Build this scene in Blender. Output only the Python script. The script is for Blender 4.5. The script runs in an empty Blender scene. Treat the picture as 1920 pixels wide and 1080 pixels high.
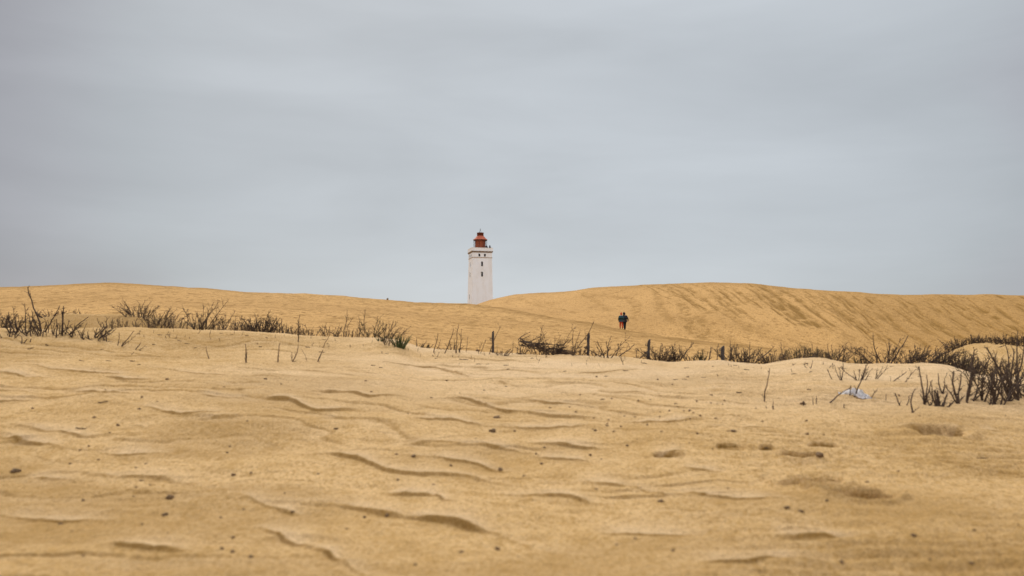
import bpy, bmesh, math, random
import numpy as np
from mathutils import Vector, Matrix, noise as mnoise

S = bpy.context.scene
COL = S.collection
R = math.radians
rnd = random.Random(7)

# ------------------------------------------------------------------ camera
F = 35 / 36 * 1920.0            # focal length in photo pixels
HZ = 690.0                      # row of the true horizon
PITCH = math.atan((HZ - 540) / F)
EYE = 1.0
cd = bpy.data.cameras.new('camera'); cam = bpy.data.objects.new('camera', cd); COL.objects.link(cam)
cd.lens = 35; cd.sensor_width = 36; cd.clip_start = 0.05; cd.clip_end = 20000
cam.location = (0, 0, EYE); cam.rotation_euler = (math.pi / 2 + PITCH, 0, 0)
cd.dof.use_dof = True; cd.dof.focus_distance = 32.0; cd.dof.aperture_fstop = 1.8
S.camera = cam

# ------------------------------------------------------------------ world, sun, exposure
SUN_EL, SUN_AZ = R(36), R(-14)          # azimuth from +Y, negative = to the left
w = bpy.data.worlds.new('World'); S.world = w; w.use_nodes = True
nt = w.node_tree; nt.nodes.clear()
def N(t, **k):
    n = nt.nodes.new(t)
    for a, b in k.items(): setattr(n, a, b)
    return n
L = nt.links.new
out = N('ShaderNodeOutputWorld'); bg = N('ShaderNodeBackground'); L(bg.outputs[0], out.inputs[0])
sky = N('ShaderNodeTexSky', sky_type='NISHITA', sun_disc=False); sky.sun_elevation = SUN_EL; sky.sun_rotation = SUN_AZ
sk = N('ShaderNodeVectorMath', operation='SCALE'); L(sky.outputs[0], sk.inputs[0]); sk.inputs['Scale'].default_value = 0.08
tc = N('ShaderNodeTexCoord'); sep = N('ShaderNodeSeparateXYZ'); L(tc.outputs['Generated'], sep.inputs[0])
mp = N('ShaderNodeMapping'); L(tc.outputs['Generated'], mp.inputs[0]); mp.inputs['Scale'].default_value = (1, 1, 4.2); mp.inputs['Location'].default_value = (3.1, 1.7, .3)
n1 = N('ShaderNodeTexNoise'); L(mp.outputs[0], n1.inputs[0]); n1.inputs['Scale'].default_value = 2.6; n1.inputs['Detail'].default_value = 7; n1.inputs['Roughness'].default_value = .5; n1.inputs['Distortion'].default_value = .3
r1 = N('ShaderNodeMapRange'); L(n1.outputs[0], r1.inputs[0]); r1.inputs[1].default_value = .3; r1.inputs[2].default_value = .7; r1.inputs[3].default_value = .95; r1.inputs[4].default_value = 1.17
n2 = N('ShaderNodeTexNoise'); L(mp.outputs[0], n2.inputs[0]); n2.inputs['Scale'].default_value = 1.3; n2.inputs['Detail'].default_value = 2
r2 = N('ShaderNodeMapRange'); L(n2.outputs[0], r2.inputs[0]); r2.inputs[1].default_value = .38; r2.inputs[2].default_value = .62
mx = N('ShaderNodeMix', data_type='RGBA')
mx.inputs[6].default_value = (.50, .495, .545, 1); mx.inputs[7].default_value = (.485, .53, .557, 1)
# overcast luminance rises towards the zenith
r3 = N('ShaderNodeMapRange', interpolation_type='SMOOTHSTEP'); L(sep.outputs[2], r3.inputs[0]); r3.inputs[1].default_value = .38; r3.inputs[2].default_value = .95; r3.inputs[3].default_value = 1.0; r3.inputs[4].default_value = 2.7
# overcast brighter around one bearing; lavender grey away from it also paints in vignetting
dt = N('ShaderNodeVectorMath', operation='DOT_PRODUCT'); L(tc.outputs['Generated'], dt.inputs[0]); dt.inputs[1].default_value = Vector((.06, .955, .20)).normalized()
r4 = N('ShaderNodeMapRange', interpolation_type='SMOOTHSTEP'); L(dt.outputs['Value'], r4.inputs[0]); r4.inputs[1].default_value = .82; r4.inputs[2].default_value = .99; r4.inputs[3].default_value = .56; r4.inputs[4].default_value = .93
rb = N('ShaderNodeMapRange', interpolation_type='SMOOTHSTEP'); L(sep.outputs[1], rb.inputs[0]); rb.inputs[1].default_value = .62; rb.inputs[2].default_value = .0; rb.inputs[3].default_value = 0; rb.inputs[4].default_value = .5  # raises the unseen sky behind the camera, added as fill
ad_ = N('ShaderNodeMath', operation='ADD'); L(r4.outputs[0], ad_.inputs[0]); L(rb.outputs[0], ad_.inputs[1])
m0 = N('ShaderNodeMath', operation='MULTIPLY'); L(r1.outputs[0], m0.inputs[0]); L(ad_.outputs[0], m0.inputs[1])
mm = N('ShaderNodeMath', operation='MULTIPLY'); L(m0.outputs[0], mm.inputs[0]); L(r3.outputs[0], mm.inputs[1])
r5_ = N('ShaderNodeMapRange', interpolation_type='SMOOTHSTEP'); L(dt.outputs['Value'], r5_.inputs[0]); r5_.inputs[1].default_value = .84; r5_.inputs[2].default_value = .97
ma = N('ShaderNodeMath', operation='MULTIPLY_ADD', use_clamp=True); L(r2.outputs[0], ma.inputs[0]); ma.inputs[1].default_value = .45; L(r5_.outputs[0], ma.inputs[2])
ms = N('ShaderNodeMath', operation='SUBTRACT', use_clamp=True); L(ma.outputs[0], ms.inputs[0]); ms.inputs[1].default_value = .22; L(ms.outputs[0], mx.inputs[0])
cs = N('ShaderNodeVectorMath', operation='SCALE'); L(mx.outputs[2], cs.inputs[0]); L(mm.outputs[0], cs.inputs['Scale'])
fm = N('ShaderNodeMix', data_type='RGBA'); fm.inputs[0].default_value = .93; L(sk.outputs[0], fm.inputs[6]); L(cs.outputs[0], fm.inputs[7])
L(fm.outputs[2], bg.inputs[0]); bg.inputs[1].default_value = 1.0

sd = bpy.data.lights.new('sun', 'SUN'); sun = bpy.data.objects.new('sun', sd); COL.objects.link(sun)
sd.energy = 2.0; sd.angle = R(10); sd.color = (1, .95, .87)
sv = Vector((math.sin(SUN_AZ) * math.cos(SUN_EL), math.cos(SUN_AZ) * math.cos(SUN_EL), math.sin(SUN_EL)))
sun.rotation_euler = sv.to_track_quat('Z', 'Y').to_euler()
S.view_settings.view_transform = 'Standard'; S.view_settings.look = 'None'
S.view_settings.exposure = 0.12; S.view_settings.gamma = 1
S.render.engine = 'CYCLES'

# ------------------------------------------------------------------ helpers
def tag(o, label=None, cat=None, group=None, kind=None):
    if label: o['label'] = label
    if cat: o['category'] = cat
    if group: o['group'] = group
    if kind: o['kind'] = kind
    return o
def link(name, me, mat, parent=None):
    o = bpy.data.objects.new(name, me); COL.objects.link(o)
    if mat and not me.materials: me.materials.append(mat)
    if parent: o.parent = parent
    return o
def empty(name, loc, rz=0):
    o = bpy.data.objects.new(name, None); COL.objects.link(o); o.location = loc; o.rotation_euler.z = rz
    o.empty_display_size = .2
    return o
def from_bm(name, bm, mat, parent=None, smooth=False):
    me = bpy.data.meshes.new(name); bm.to_mesh(me); bm.free()
    if smooth: me.polygons.foreach_set('use_smooth', [True] * len(me.polygons))
    return link(name, me, mat, parent)

def material(name, color, rough=.9, noise_scale=None, color2=None, bump=0, bscale=40, stretch=(1, 1, 1), lo=.35, hi=.65, metallic=0):
    m = bpy.data.materials.new(name); m.use_nodes = True; t = m.node_tree; b = t.nodes['Principled BSDF']
    b.inputs['Base Color'].default_value = (*color, 1); b.inputs['Roughness'].default_value = rough; b.inputs['Metallic'].default_value = metallic
    b.inputs['Specular IOR Level'].default_value = .25
    c = t.nodes.new('ShaderNodeTexCoord'); mpn = t.nodes.new('ShaderNodeMapping'); t.links.new(c.outputs['Object'], mpn.inputs[0]); mpn.inputs['Scale'].default_value = stretch
    if color2:
        n = t.nodes.new('ShaderNodeTexNoise'); t.links.new(mpn.outputs[0], n.inputs[0]); n.inputs['Scale'].default_value = noise_scale; n.inputs['Detail'].default_value = 6; n.inputs['Roughness'].default_value = .65
        mr = t.nodes.new('ShaderNodeMapRange'); t.links.new(n.outputs[0], mr.inputs[0]); mr.inputs[1].default_value = lo; mr.inputs[2].default_value = hi
        x = t.nodes.new('ShaderNodeMix'); x.data_type = 'RGBA'; t.links.new(mr.outputs[0], x.inputs[0])
        x.inputs[6].default_value = (*color, 1); x.inputs[7].default_value = (*color2, 1); t.links.new(x.outputs[2], b.inputs['Base Color'])
    if bump:
        n = t.nodes.new('ShaderNodeTexNoise'); t.links.new(mpn.outputs[0], n.inputs[0]); n.inputs['Scale'].default_value = bscale; n.inputs['Detail'].default_value = 4
        bp = t.nodes.new('ShaderNodeBump'); t.links.new(n.outputs[0], bp.inputs['Height']); bp.inputs['Strength'].default_value = 1; bp.inputs['Distance'].default_value = bump
        t.links.new(bp.outputs[0], b.inputs['Normal'])
    return m

def sand_material(name, pale, ochre, layers, bumps, grain, wet_shade_col=(.25, .135, .03)):
    """layers: (scale, stretch, lo, hi, amount); bumps: (scale, stretch, distance); attribute 'damp' = moist sand, trodden tracks and shade painted on scarp and hollow faces"""
    m = bpy.data.materials.new(name); m.use_nodes = True; t = m.node_tree; b = t.nodes['Principled BSDF']; l = t.links.new
    b.inputs['Roughness'].default_value = 1; b.inputs['Specular IOR Level'].default_value = .08
    c = t.nodes.new('ShaderNodeTexCoord')
    def nz(scale, stretch, detail=5, rough=.6):
        mpn = t.nodes.new('ShaderNodeMapping'); l(c.outputs['Object'], mpn.inputs[0]); mpn.inputs['Scale'].default_value = stretch
        n = t.nodes.new('ShaderNodeTexNoise'); l(mpn.outputs[0], n.inputs[0]); n.inputs['Scale'].default_value = scale; n.inputs['Detail'].default_value = detail; n.inputs['Roughness'].default_value = rough
        return n.outputs[0]
    cur = None
    prev = pale
    for sc, st, lo, hi, am in layers:
        mr = t.nodes.new('ShaderNodeMapRange'); l(nz(sc, st), mr.inputs[0]); mr.inputs[1].default_value = lo; mr.inputs[2].default_value = hi; mr.inputs[3].default_value = 0; mr.inputs[4].default_value = am
        x = t.nodes.new('ShaderNodeMix'); x.data_type = 'RGBA'; l(mr.outputs[0], x.inputs[0])
        if cur is None: x.inputs[6].default_value = (*pale, 1)
        else: l(cur, x.inputs[6])
        x.inputs[7].default_value = (*ochre, 1); cur = x.outputs[2]
    at = t.nodes.new('ShaderNodeAttribute'); at.attribute_name = 'damp_shade'  # moist sand and tracks, plus painted shade of steep little faces
    x = t.nodes.new('ShaderNodeMix'); x.data_type = 'RGBA'; l(at.outputs['Fac'], x.inputs[0]); l(cur, x.inputs[6]); x.inputs[7].default_value = (*wet_shade_col, 1); cur = x.outputs[2]
    ad = t.nodes.new('ShaderNodeAttribute'); ad.attribute_name = 'dry'  # bleached sand, plus lit scarp edges painted in
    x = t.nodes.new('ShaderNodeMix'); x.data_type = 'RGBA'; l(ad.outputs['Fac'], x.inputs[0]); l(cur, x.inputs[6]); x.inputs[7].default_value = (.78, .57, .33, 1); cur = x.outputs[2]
    # grains
    mr = t.nodes.new('ShaderNodeMapRange'); l(nz(grain, (1, 1, 1), 2, .8), mr.inputs[0]); mr.inputs[1].default_value = .3; mr.inputs[2].default_value = .7; mr.inputs[3].default_value = .62; mr.inputs[4].default_value = 1.36
    s = t.nodes.new('ShaderNodeVectorMath'); s.operation = 'SCALE'; l(cur, s.inputs[0]); l(mr.outputs[0], s.inputs['Scale'])
    l(s.outputs[0], b.inputs['Base Color'])
    nrm = None
    for sc, st, di in bumps:
        bp = t.nodes.new('ShaderNodeBump'); l(nz(sc, st, 4), bp.inputs['Height']); bp.inputs['Distance'].default_value = di; bp.inputs['Strength'].default_value = 1
        if nrm: l(nrm, bp.inputs['Normal'])
        nrm = bp.outputs[0]
    if nrm: l(nrm, b.inputs['Normal'])
    return m

PALE = (.68, .45, .20); OCHRE = (.45, .265, .08)
M_near = sand_material('sand_near', PALE, OCHRE, [(.7, (1, 1, 1), .44, .70, .6), (5, (1.2, .8, 1), .46, .70, .6), (34, (1.2, .6, 1), .46, .62, .7)], [(90, (1, 1, 1), .010), (26, (1.2, .7, 1), .022), (8, (1, 1, 1), .03)], 130)
M_left = sand_material('sand_left_dune', (.55, .325, .112), (.27, .145, .038), [(.05, (1, 1.4, 1), .42, .7, .35), (2.9, (.6, .5, 1), .555, .61, .95), (9, (.7, 1, 1), .5, .7, .4)], [(2.9, (.6, .5, 1), .22), (6, (.7, 1, 1), .05)], 9)
M_right = sand_material('sand_right_dune', (.54, .315, .108), (.27, .145, .038), [(.04, (1, 1, 1), .4, .65, .3), (.3, (1.0, .2, .2), .5, .7, .3), (2.2, (.8, .35, 1), .56, .62, .6)], [(1.6, (.9, .25, .5), .25), (3, (1, 1, 1), .06)], 6)

# ------------------------------------------------------------------ terrain
def tz(py):                         # rise per metre of depth seen at photo row py
    dz = (540 - np.asarray(py, float)) / F
    return (math.sin(PITCH) + dz * math.cos(PITCH)) / (math.cos(PITCH) - dz * math.sin(PITCH))
def tx(px, py):
    dz = (540 - py) / F
    return ((px - 960) / F) / (math.cos(PITCH) - dz * math.sin(PITCH))
def ip(u, pts):
    a = np.array(pts, float); return np.interp(u, a[:, 0], a[:, 1])
def smooth(a, k):
    ker = np.hanning(k + 2)[1:-1]; ker /= ker.sum()
    return np.convolve(np.pad(a, k // 2, mode='edge'), ker, mode='valid')[:len(a)]

tin = np.linspace(-.55, .55, 1260)
side = np.linspace(.55, 1.5, 90)[1:]
T = np.concatenate([-side[::-1], tin, side])
U = 960 + T * F
NC = len(T)
pc = smooth(ip(U, [(0, 617), (200, 616), (350, 619), (480, 623), (600, 632), (720, 636), (745, 640), (790, 656), (900, 663), (1000, 665), (1100, 666), (1180, 671), (1250, 680), (1300, 677), (1350, 676), (1430, 685), (1475, 680), (1500, 675), (1540, 674), (1590, 683), (1700, 682), (1760, 683), (1790, 690), (1820, 700), (1850, 706), (1920, 710), (2100, 712)]), 15)
Yc = smooth(ip(U, [(0, 13.5), (350, 14.5), (800, 14), (1300, 13.2), (1550, 13.4), (1700, 13.2), (1920, 12.2), (2600, 12)]), 61)
Y2 = Yc + 7
p2 = smooth(ip(U, [(-400, 606), (0, 602), (60, 600), (95, 594), (130, 589), (190, 590), (260, 592), (340, 603), (400, 614), (480, 630), (600, 645), (800, 675), (1200, 690), (1680, 700), (1740, 688), (1765, 668), (1785, 655), (1820, 644), (1850, 643), (1920, 649), (2100, 655)]), 21)
pL = smooth(ip(U, [(-500, 560), (0, 541), (100, 538), (200, 534.5), (280, 536), (380, 541), (430, 546), (480, 549.5), (560, 551), (640, 556), (720, 564), (800, 570), (880, 574), (950, 584), (1000, 592), (1060, 600), (1120, 610), (1170, 620), (1250, 631), (1330, 641), (1400, 649), (1480, 658), (1560, 670), (1650, 690), (1920, 714)]), 21)
YL = smooth(ip(U, [(0, 130), (600, 134), (880, 125), (1168, 96), (1400, 82), (1560, 74), (1920, 70)]), 81)
pf = np.maximum(pc + 5, pL + 1)
YR = smooth(ip(U, [(700, 240), (880, 235), (1000, 215), (1200, 188), (1340, 172), (1600, 156), (1920, 150)]), 61)
pR = smooth(ip(U, [(-500, 585), (0, 560), (300, 556), (600, 572), (850, 583), (880, 577), (900, 570), (925, 562), (960, 555), (1000, 551), (1060, 549), (1090, 545), (1120, 541), (1200, 534.5), (1270, 531.5), (1340, 530), (1420, 533), (1500, 541), (1560, 545), (1640, 550), (1700, 553.5), (1760, 552), (1860, 550), (1920, 552.5), (2300, 562)]), 17)

ks = []                              # (Y array, z array)
def K(Y, z): ks.append((np.broadcast_to(Y, NC).astype(float), np.broadcast_to(z, NC).astype(float)))
def KP(Y, p): K(Y, EYE + tz(p) * Y)
K(1.2, .03); K(3.0, .06)
KP(4.3, 1077 + 0 * U); KP(6.1, 925 + 0 * U)
p9 = 742 + (pc - 618) * .36
KP(9.0 + 0 * U, p9)
KP(.35 * 9.0 + .65 * Yc, p9 * .3 + pc * .7)
KP(Yc, pc)
zc = EYE + tz(pc) * Yc
K(Yc + .8, zc - .10); 
K(Yc + 3.2, np.minimum(zc - .55, EYE + tz(p2) * Y2 - .35))
KP(Y2, p2)
z2 = EYE + tz(p2) * Y2
K(Y2 + 1.5, z2 - .12); K(Y2 + 6, z2 - .9)
YF = 50.0
KP(YF, pf)
for fr, fp in ((.33, .5), (.66, .81), (.9, .965)): KP(YF + (YL - YF) * fr, pf + (pL - pf) * fp)
KP(YL, pL)
zL = EYE + tz(pL) * YL
KP(YL + 6, pL + 9)
KP(YL + 16, pL + 26)
YRf = YL + 32
pRf = np.minimum(pL + 4, 690); pRf = np.where(U < 860, pL + 22, pRf)
KP(YRf, pRf)
for fr, fp in ((.3, .4), (.6, .72), (.88, .95)): KP(YRf + (YR - YRf) * fr, pRf + (pR - pRf) * fp)
KP(YR, pR)
KP(YR + 8, pR + 6)
KP(YR + 22, pR + 22)
K(285, 15.2); K(320, 13); K(600, 0); K(1500, -20); K(9000, -30)
KY = np.array([k[0] for k in ks]); KZ = np.array([k[1] for k in ks])

def pchip_cols(KY, KZ, Yq):
    h = np.diff(KY, axis=0); d = np.diff(KZ, axis=0) / h
    m = np.zeros_like(KZ)
    w1 = 2 * h[1:] + h[:-1]; w2 = h[1:] + 2 * h[:-1]
    same = d[1:] * d[:-1] > 0
    with np.errstate(divide='ignore', invalid='ignore'):
        hm = (w1 + w2) / (w1 / d[:-1] + w2 / d[1:])
    m[1:-1] = np.where(same, hm, 0)
    m[0] = d[0]; m[-1] = d[-1]
    Z = np.zeros_like(Yq)
    for c in range(KY.shape[1]):
        i = np.clip(np.searchsorted(KY[:, c], Yq[:, c], side='right') - 1, 0, KY.shape[0] - 2)
        hh = h[i, c]; s = (Yq[:, c] - KY[i, c]) / hh
        Z[:, c] = ((1 + 2 * s) * (1 - s) ** 2 * KZ[i, c] + s * (1 - s) ** 2 * hh * m[i, c] + s * s * (3 - 2 * s) * KZ[i + 1, c] + s * s * (s - 1) * hh * m[i + 1, c])
    return Z

# rows: between anchor knots, geometric or linear spacing
def seg(Ya, Yb, n, last=False):
    s = np.linspace(0, 1, n + 1)[: (n + 1 if last else n), None]
    return Ya[None] * (Yb / Ya)[None] ** s
k = lambda i: KY[i]
iC = 6; i2 = 9; iFoot = 12; iL = 16; iV = 18; iRf = 19; iR = 23; iB = 25
rows = [seg(k(0), k(1), 14), seg(k(1), 0 * k(1) + 3.9, 60), seg(0 * k(1) + 3.9, k(iC), 780), seg(k(iC), k(iC + 2), 40), seg(k(iC + 2), k(i2), 50), seg(k(i2), k(iFoot - 1), 24)]
nA = sum(len(r) for r in rows)
rows += [seg(k(iFoot - 1), k(iFoot), 20), seg(k(iFoot), k(iL), 300), seg(k(iL), k(iV), 24)]
nB = sum(len(r) for r in rows)
rows += [seg(k(iV), k(iRf), 12), seg(k(iRf), k(iR), 260), seg(k(iR), k(iB), 14)]
nCc = sum(len(r) for r in rows)
rows += [seg(k(iB), k(iB + 1), 8), seg(k(iB + 1), k(iB + 3), 8), seg(k(iB + 3), k(iB + 5), 8, True)]
GY = np.concatenate(rows); GZ = pchip_cols(KY, KZ, GY)
GX = T[None] * GY
NR = GY.shape[0]
base_Z = GZ.copy()

# --- noise on arrays
rs = np.random.RandomState(11)
def vnoise(x, y, seed=0):
    r = np.random.RandomState(seed); tab = r.rand(256, 256)
    xi = np.floor(x).astype(int); yi = np.floor(y).astype(int); fx = x - xi; fy = y - yi
    fx = fx * fx * fx * (fx * (fx * 6 - 15) + 10); fy = fy * fy * fy * (fy * (fy * 6 - 15) + 10)
    g = lambda a, b: tab[a % 256, b % 256]
    return (g(xi, yi) * (1 - fx) + g(xi + 1, yi) * fx) * (1 - fy) + (g(xi, yi + 1) * (1 - fx) + g(xi + 1, yi + 1) * fx) * fy - .5
def fbm(x, y, seed=0, o=4, g=.5):
    s = 0; a = 1
    for i in range(o):
        s = s + a * vnoise(x * 2 ** i + 17.3 * i, y * 2 ** i + 9.1 * i, seed + i); a *= g
    return s
def ss(x, a, b):
    q = np.clip((x - a) / (b - a), 0, 1); return q * q * (3 - 2 * q)

def column_of(X, Y):
    return np.interp(X / Y, T, np.arange(NC))
def ground_z(X, Y, A=None):
    A = GZ if A is None else A
    c = float(column_of(X, Y)); c0 = int(min(max(c, 0), NC - 2)); f = c - c0
    return float(np.interp(Y, GY[:, c0], A[:, c0]) * (1 - f) + np.interp(Y, GY[:, c0 + 1], A[:, c0 + 1]) * f)
def hit(px, py, ymin=2.0, ymax=400, A=None):
    """first point of the ground along the sight line through a photo pixel"""
    A = GZ if A is None else A
    t = tx(px, py); s = float(tz(py)); c = int(round(float(np.interp(t, T, np.arange(NC)))))
    Yc_ = GY[:, c]; d = A[:, c] - (EYE + s * Yc_)
    for i in range(1, len(Yc_)):
        if Yc_[i] < ymin: continue
        if d[i] >= 0:
            q = d[i - 1] / (d[i - 1] - d[i]) if d[i] != d[i - 1] else 0
            Y = Yc_[i - 1] + (Yc_[i] - Yc_[i - 1]) * max(0, min(1, q)); break
        if Yc_[i] > ymax: return None
    else: return None
    return Vector((t * Y, Y, ground_z(t * Y, Y, A)))

# --- near ground relief
sl = slice(0, nA)
X = GX[sl]; Y = GY[sl]; damp_shade = np.zeros_like(GX)
rel = np.zeros_like(X)
nearw = 1 - ss(Y, 22, 34)
wx = X + .35 * fbm(X * .8, Y * .8, 50, 2); wy = Y + .25 * fbm(X * .6, Y * .8, 60, 2)
rel += .05 * fbm(wx * .5, wy * .8, 1, 3)
rel += .034 * fbm(wx * 1.2, wy * 1.9, 5, 3)
rel += .014 * fbm(wx * 4.5, wy * 4, 9, 4, .6)
rel += .0022 * fbm(X * 34, Y * 34, 13, 2) * (1 - ss(Y, 9, 14))
# wind ripples, strongest on the right-hand half
rip = np.sin((wy * 1.0 + .09 * X + .10 * fbm(X * 1.2, Y * .9, 21, 2)) * 2 * math.pi / .19)
ripm = .25 + .75 * ss(X / Y, .12, .3)
ripm = ripm * (.35 + .9 * ss(fbm(X * .5, Y * .7, 33, 2), -.35, .35))
rel += .0125 * rip * ripm * (1 - ss(Y, 11, 13))
# patchy small wind-scour steps: gentle backs, steep little faces towards the viewer
ph = wy * 2.1 + .45 * X + 1.7 * fbm(X * .42, Y * .6, 230, 4, .6); fr = ph - np.floor(ph)
sm = ss(fbm(X * .6 + 5, Y * 1.0, 240, 3), -.25, .25) * (1 - .7 * ss(X / Y, .12, .3)) * (1 - ss(Y, 13, 14))
saw = np.where(fr < .10, ss(fr, 0, .10), 1 - (fr - .10) / .90)
rel += .017 * sm * saw
ph2 = wy * 5.0 + 1.1 * X + 2.2 * fbm(X * .9, Y * 1.4, 250, 3); f2 = ph2 - np.floor(ph2)
sm2 = ss(fbm(X * 1.2 + 5, Y * 1.6, 260, 3), -.2, .3) * (1 - ss(Y, 13, 14))
rel += .0045 * sm2 * np.where(f2 < .15, ss(f2, 0, .15), 1 - (f2 - .15) / .85)
GZ[sl] += rel * nearw
damp_shade[sl] = .38 * sm * np.exp(-((fr - .05) / .05) ** 2) + .2 * sm2 * np.exp(-((f2 - .07) / .1) ** 2)  # shade of the steep step faces, put into the colour

# wind-cut edges traced as curves on the sand: (strength m, points)
SC = [
 (.042, [(200, 893), (264, 892), (311, 899), (350, 909), (405, 918)]), (.030, [(385, 791), (420, 788), (468, 790)]), (.030, [(5, 819), (39, 829), (96, 836)]),
 (.024, [(51, 804), (113, 810), (156, 819), (180, 817)]), (.040, [(495, 750), (544, 753), (571, 766), (606, 772), (648, 767)]), (.034, [(600, 734), (640, 737), (667, 738), (687, 747), (738, 746)]),
 (.030, [(160, 1028), (218, 1033), (272, 1037), (325, 1039)]), (.030, [(500, 988), (544, 1008), (588, 1024)]), (.022, [(-40, 729), (0, 729), (45, 734)]), (.026, [(-40, 754), (0, 753), (55, 751)]),
 (.022, [(150, 733), (187, 740), (238, 745)]), (.024, [(205, 705), (233, 710), (277, 711)]), (.026, [(440, 934), (490, 947), (560, 960)]), (.024, [(225, 793), (270, 801)]), (.022, [(455, 703), (526, 707)]),
 (.020, [(280, 768), (311, 773), (350, 785), (405, 776)]), (.018, [(35, 970), (113, 981), (175, 975)]), (.018, [(60, 690), (150, 695), (230, 700)]), (.016, [(300, 690), (380, 700), (440, 703)]),
 (.046, [(595, 852), (640, 852), (675, 854), (702, 866), (729, 880), (788, 880), (842, 886), (889, 892), (915, 900)]),
 (.048, [(585, 943), (640, 944), (671, 946), (702, 956), (757, 962), (815, 969), (873, 974), (912, 986), (960, 998), (1010, 1020)]),
 (.036, [(972, 924), (1029, 926), (1068, 930), (1100, 938)]), (.036, [(848, 751), (889, 752), (912, 760), (939, 770), (990, 770), (1037, 776), (1080, 779)]),
 (.026, [(990, 750), (1025, 757), (1060, 755), (1102, 760)]), (.034, [(750, 681), (803, 683), (842, 693), (881, 706), (912, 714), (955, 721)]), (.024, [(785, 785), (850, 784), (900, 798)]),
 (.028, [(780, 831), (827, 829), (873, 838), (920, 840), (960, 846)]), (.028, [(1010, 832), (1068, 835), (1115, 838)]), (.022, [(610, 784), (672, 783)]), (.026, [(740, 921), (803, 920), (823, 928), (840, 940)]),
 (.036, [(600, 1030), (640, 1055), (663, 1070), (690, 1085)]), (.022, [(1070, 742), (1126, 743), (1176, 745)]), (.022, [(1135, 735), (1198, 738)]), (.020, [(775, 854), (834, 855), (873, 861), (935, 874)]),
 (.018, [(1115, 903), (1184, 909), (1240, 925)]), (.020, [(825, 683), (912, 689)]), (.020, [(660, 690), (716, 697)]), (.022, [(1228, 853), (1278, 847)]), (.016, [(1150, 990), (1290, 995)]),
 (.018, [(1320, 1055), (1408, 1057), (1467, 1049), (1510, 1056)]), (.018, [(1480, 1012), (1552, 1012), (1615, 1023)]), (.016, [(1310, 713), (1395, 721)]), (.026, [(1700, 806), (1747, 808), (1775, 812), (1812, 808)]), (.024, [(1855, 811), (1930, 818)]),
 (.016, [(1060, 700), (1140, 698), (1220, 694)]), (.014, [(960, 690), (1040, 693)]), (.018, [(1300, 925), (1390, 938), (1460, 945)]), (.016, [(1290, 880), (1350, 885)]), (.014, [(1180, 790), (1290, 786)]),
 (.022, [(560, 690), (620, 694), (680, 702)]), (.018, [(0, 700), (80, 706)]), (.018, [(380, 745), (450, 748)]), (.016, [(1330, 800), (1440, 806)]), (.016, [(60, 900), (150, 905)]), (.02, [(1020, 855), (1080, 860), (1120, 866)]),
 (.018, [(930, 800), (1010, 803), (1080, 800)]), (.018, [(200, 850), (290, 853)]), (.02, [(1240, 745), (1330, 752)]),
]
zref = GZ.copy()
def add_scarp(H, pts):
    H = H * 1.08
    (xa, ya), (xb, yb) = pts[0], pts[-1]; sp = (xb - xa) * .38
    pts = [(xa - sp, ya - .2 * abs(pts[1][1] - ya) - 2)] + list(pts) + [(xb + sp, yb + (yb - ya) / (xb - xa) * sp * .6 + 2)]
    P = [hit(x, y, A=base_Z) for x, y in pts]
    P = [p for p in P if p]
    xs = np.array([p.x for p in P]); ys = np.array([p.y for p in P])
    if len(xs) < 2 or not np.all(np.diff(xs) > 0): 
        o = np.argsort(xs); xs = xs[o]; ys = ys[o]
    tt = np.linspace(xs[0], xs[-1], 60); yy = np.interp(tt, xs, ys); kk = np.hanning(11); kk /= kk.sum(); yy = np.convolve(np.pad(yy, 5, mode='edge'), kk, mode='valid')
    wob = .02 * fbm(tt * 4, tt * 0 + ys[0] * 3, 71, 3) * 2
    yy = yy + wob
    Ys = np.interp(X, tt, yy)
    span = xs[-1] - xs[0]
    e = np.clip((X - xs[0]) / (.42 * span) + .05, 0, 1) * np.clip((xs[-1] - X) / (.42 * span) + .05, 0, 1) * ((X > xs[0] - .02 * span) & (X < xs[-1] + .02 * span)); e = e * e * (3 - 2 * e)
    e = e * np.clip(.65 + 1.5 * (fbm(X * 3, Y * 0 + H * 900, 91, 2) + .15), .1, 1.25)
    d = Y - Ys
    H = H * .55; wf = .010 + H * .7
    prof = np.where(d < 0, ss(d, -wf, 0), np.exp(-np.maximum(d, 0) / .45)) - .25 * np.exp(-((d + wf * 1.3) / .09) ** 2)
    GZ[sl] += H * e * prof
    np.maximum(lit_edge, .6 * np.minimum(e, 1) * (d > 0) * ss(d, .0, .02) * np.exp(-np.maximum(d, 0) / .16), out=lit_edge)  # paints the lit crest just behind the edge
    damp_shade[sl] = np.maximum(damp_shade[sl], .52 * np.minimum(e, 1) * np.exp(-((d + wf * .5) / (wf * .75)) ** 2) + .22 * e * np.exp(-((d + wf * 1.5) / .10) ** 2))  # face and foot of the scarp darkened: painted shade
lit_edge = np.zeros_like(X)
for H, pts in SC: add_scarp(H, pts)

# loose bleached sand blown up along the crest
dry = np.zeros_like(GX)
dry[sl] = .62 * ss(Y, 7.0, 11.5) * (1 - ss(Y, Yc[None] + .5, Yc[None] + 2.5)) * ss(X / Y + .25 * fbm(X * .3, Y * .3, 270, 2), -.42, -.05) * (.75 + .7 * fbm(X * .7, Y * 1.3, 272, 3)) * (1 - damp_shade[sl])
dry[sl] = np.clip(dry[sl] + .35 * sm * np.clip(fr * 1.0 - .55, 0, .4) + .0, 0, 1); dry[sl] = np.maximum(dry[sl], lit_edge)  # adds lit step backs and scarp edges as paler colour
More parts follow.
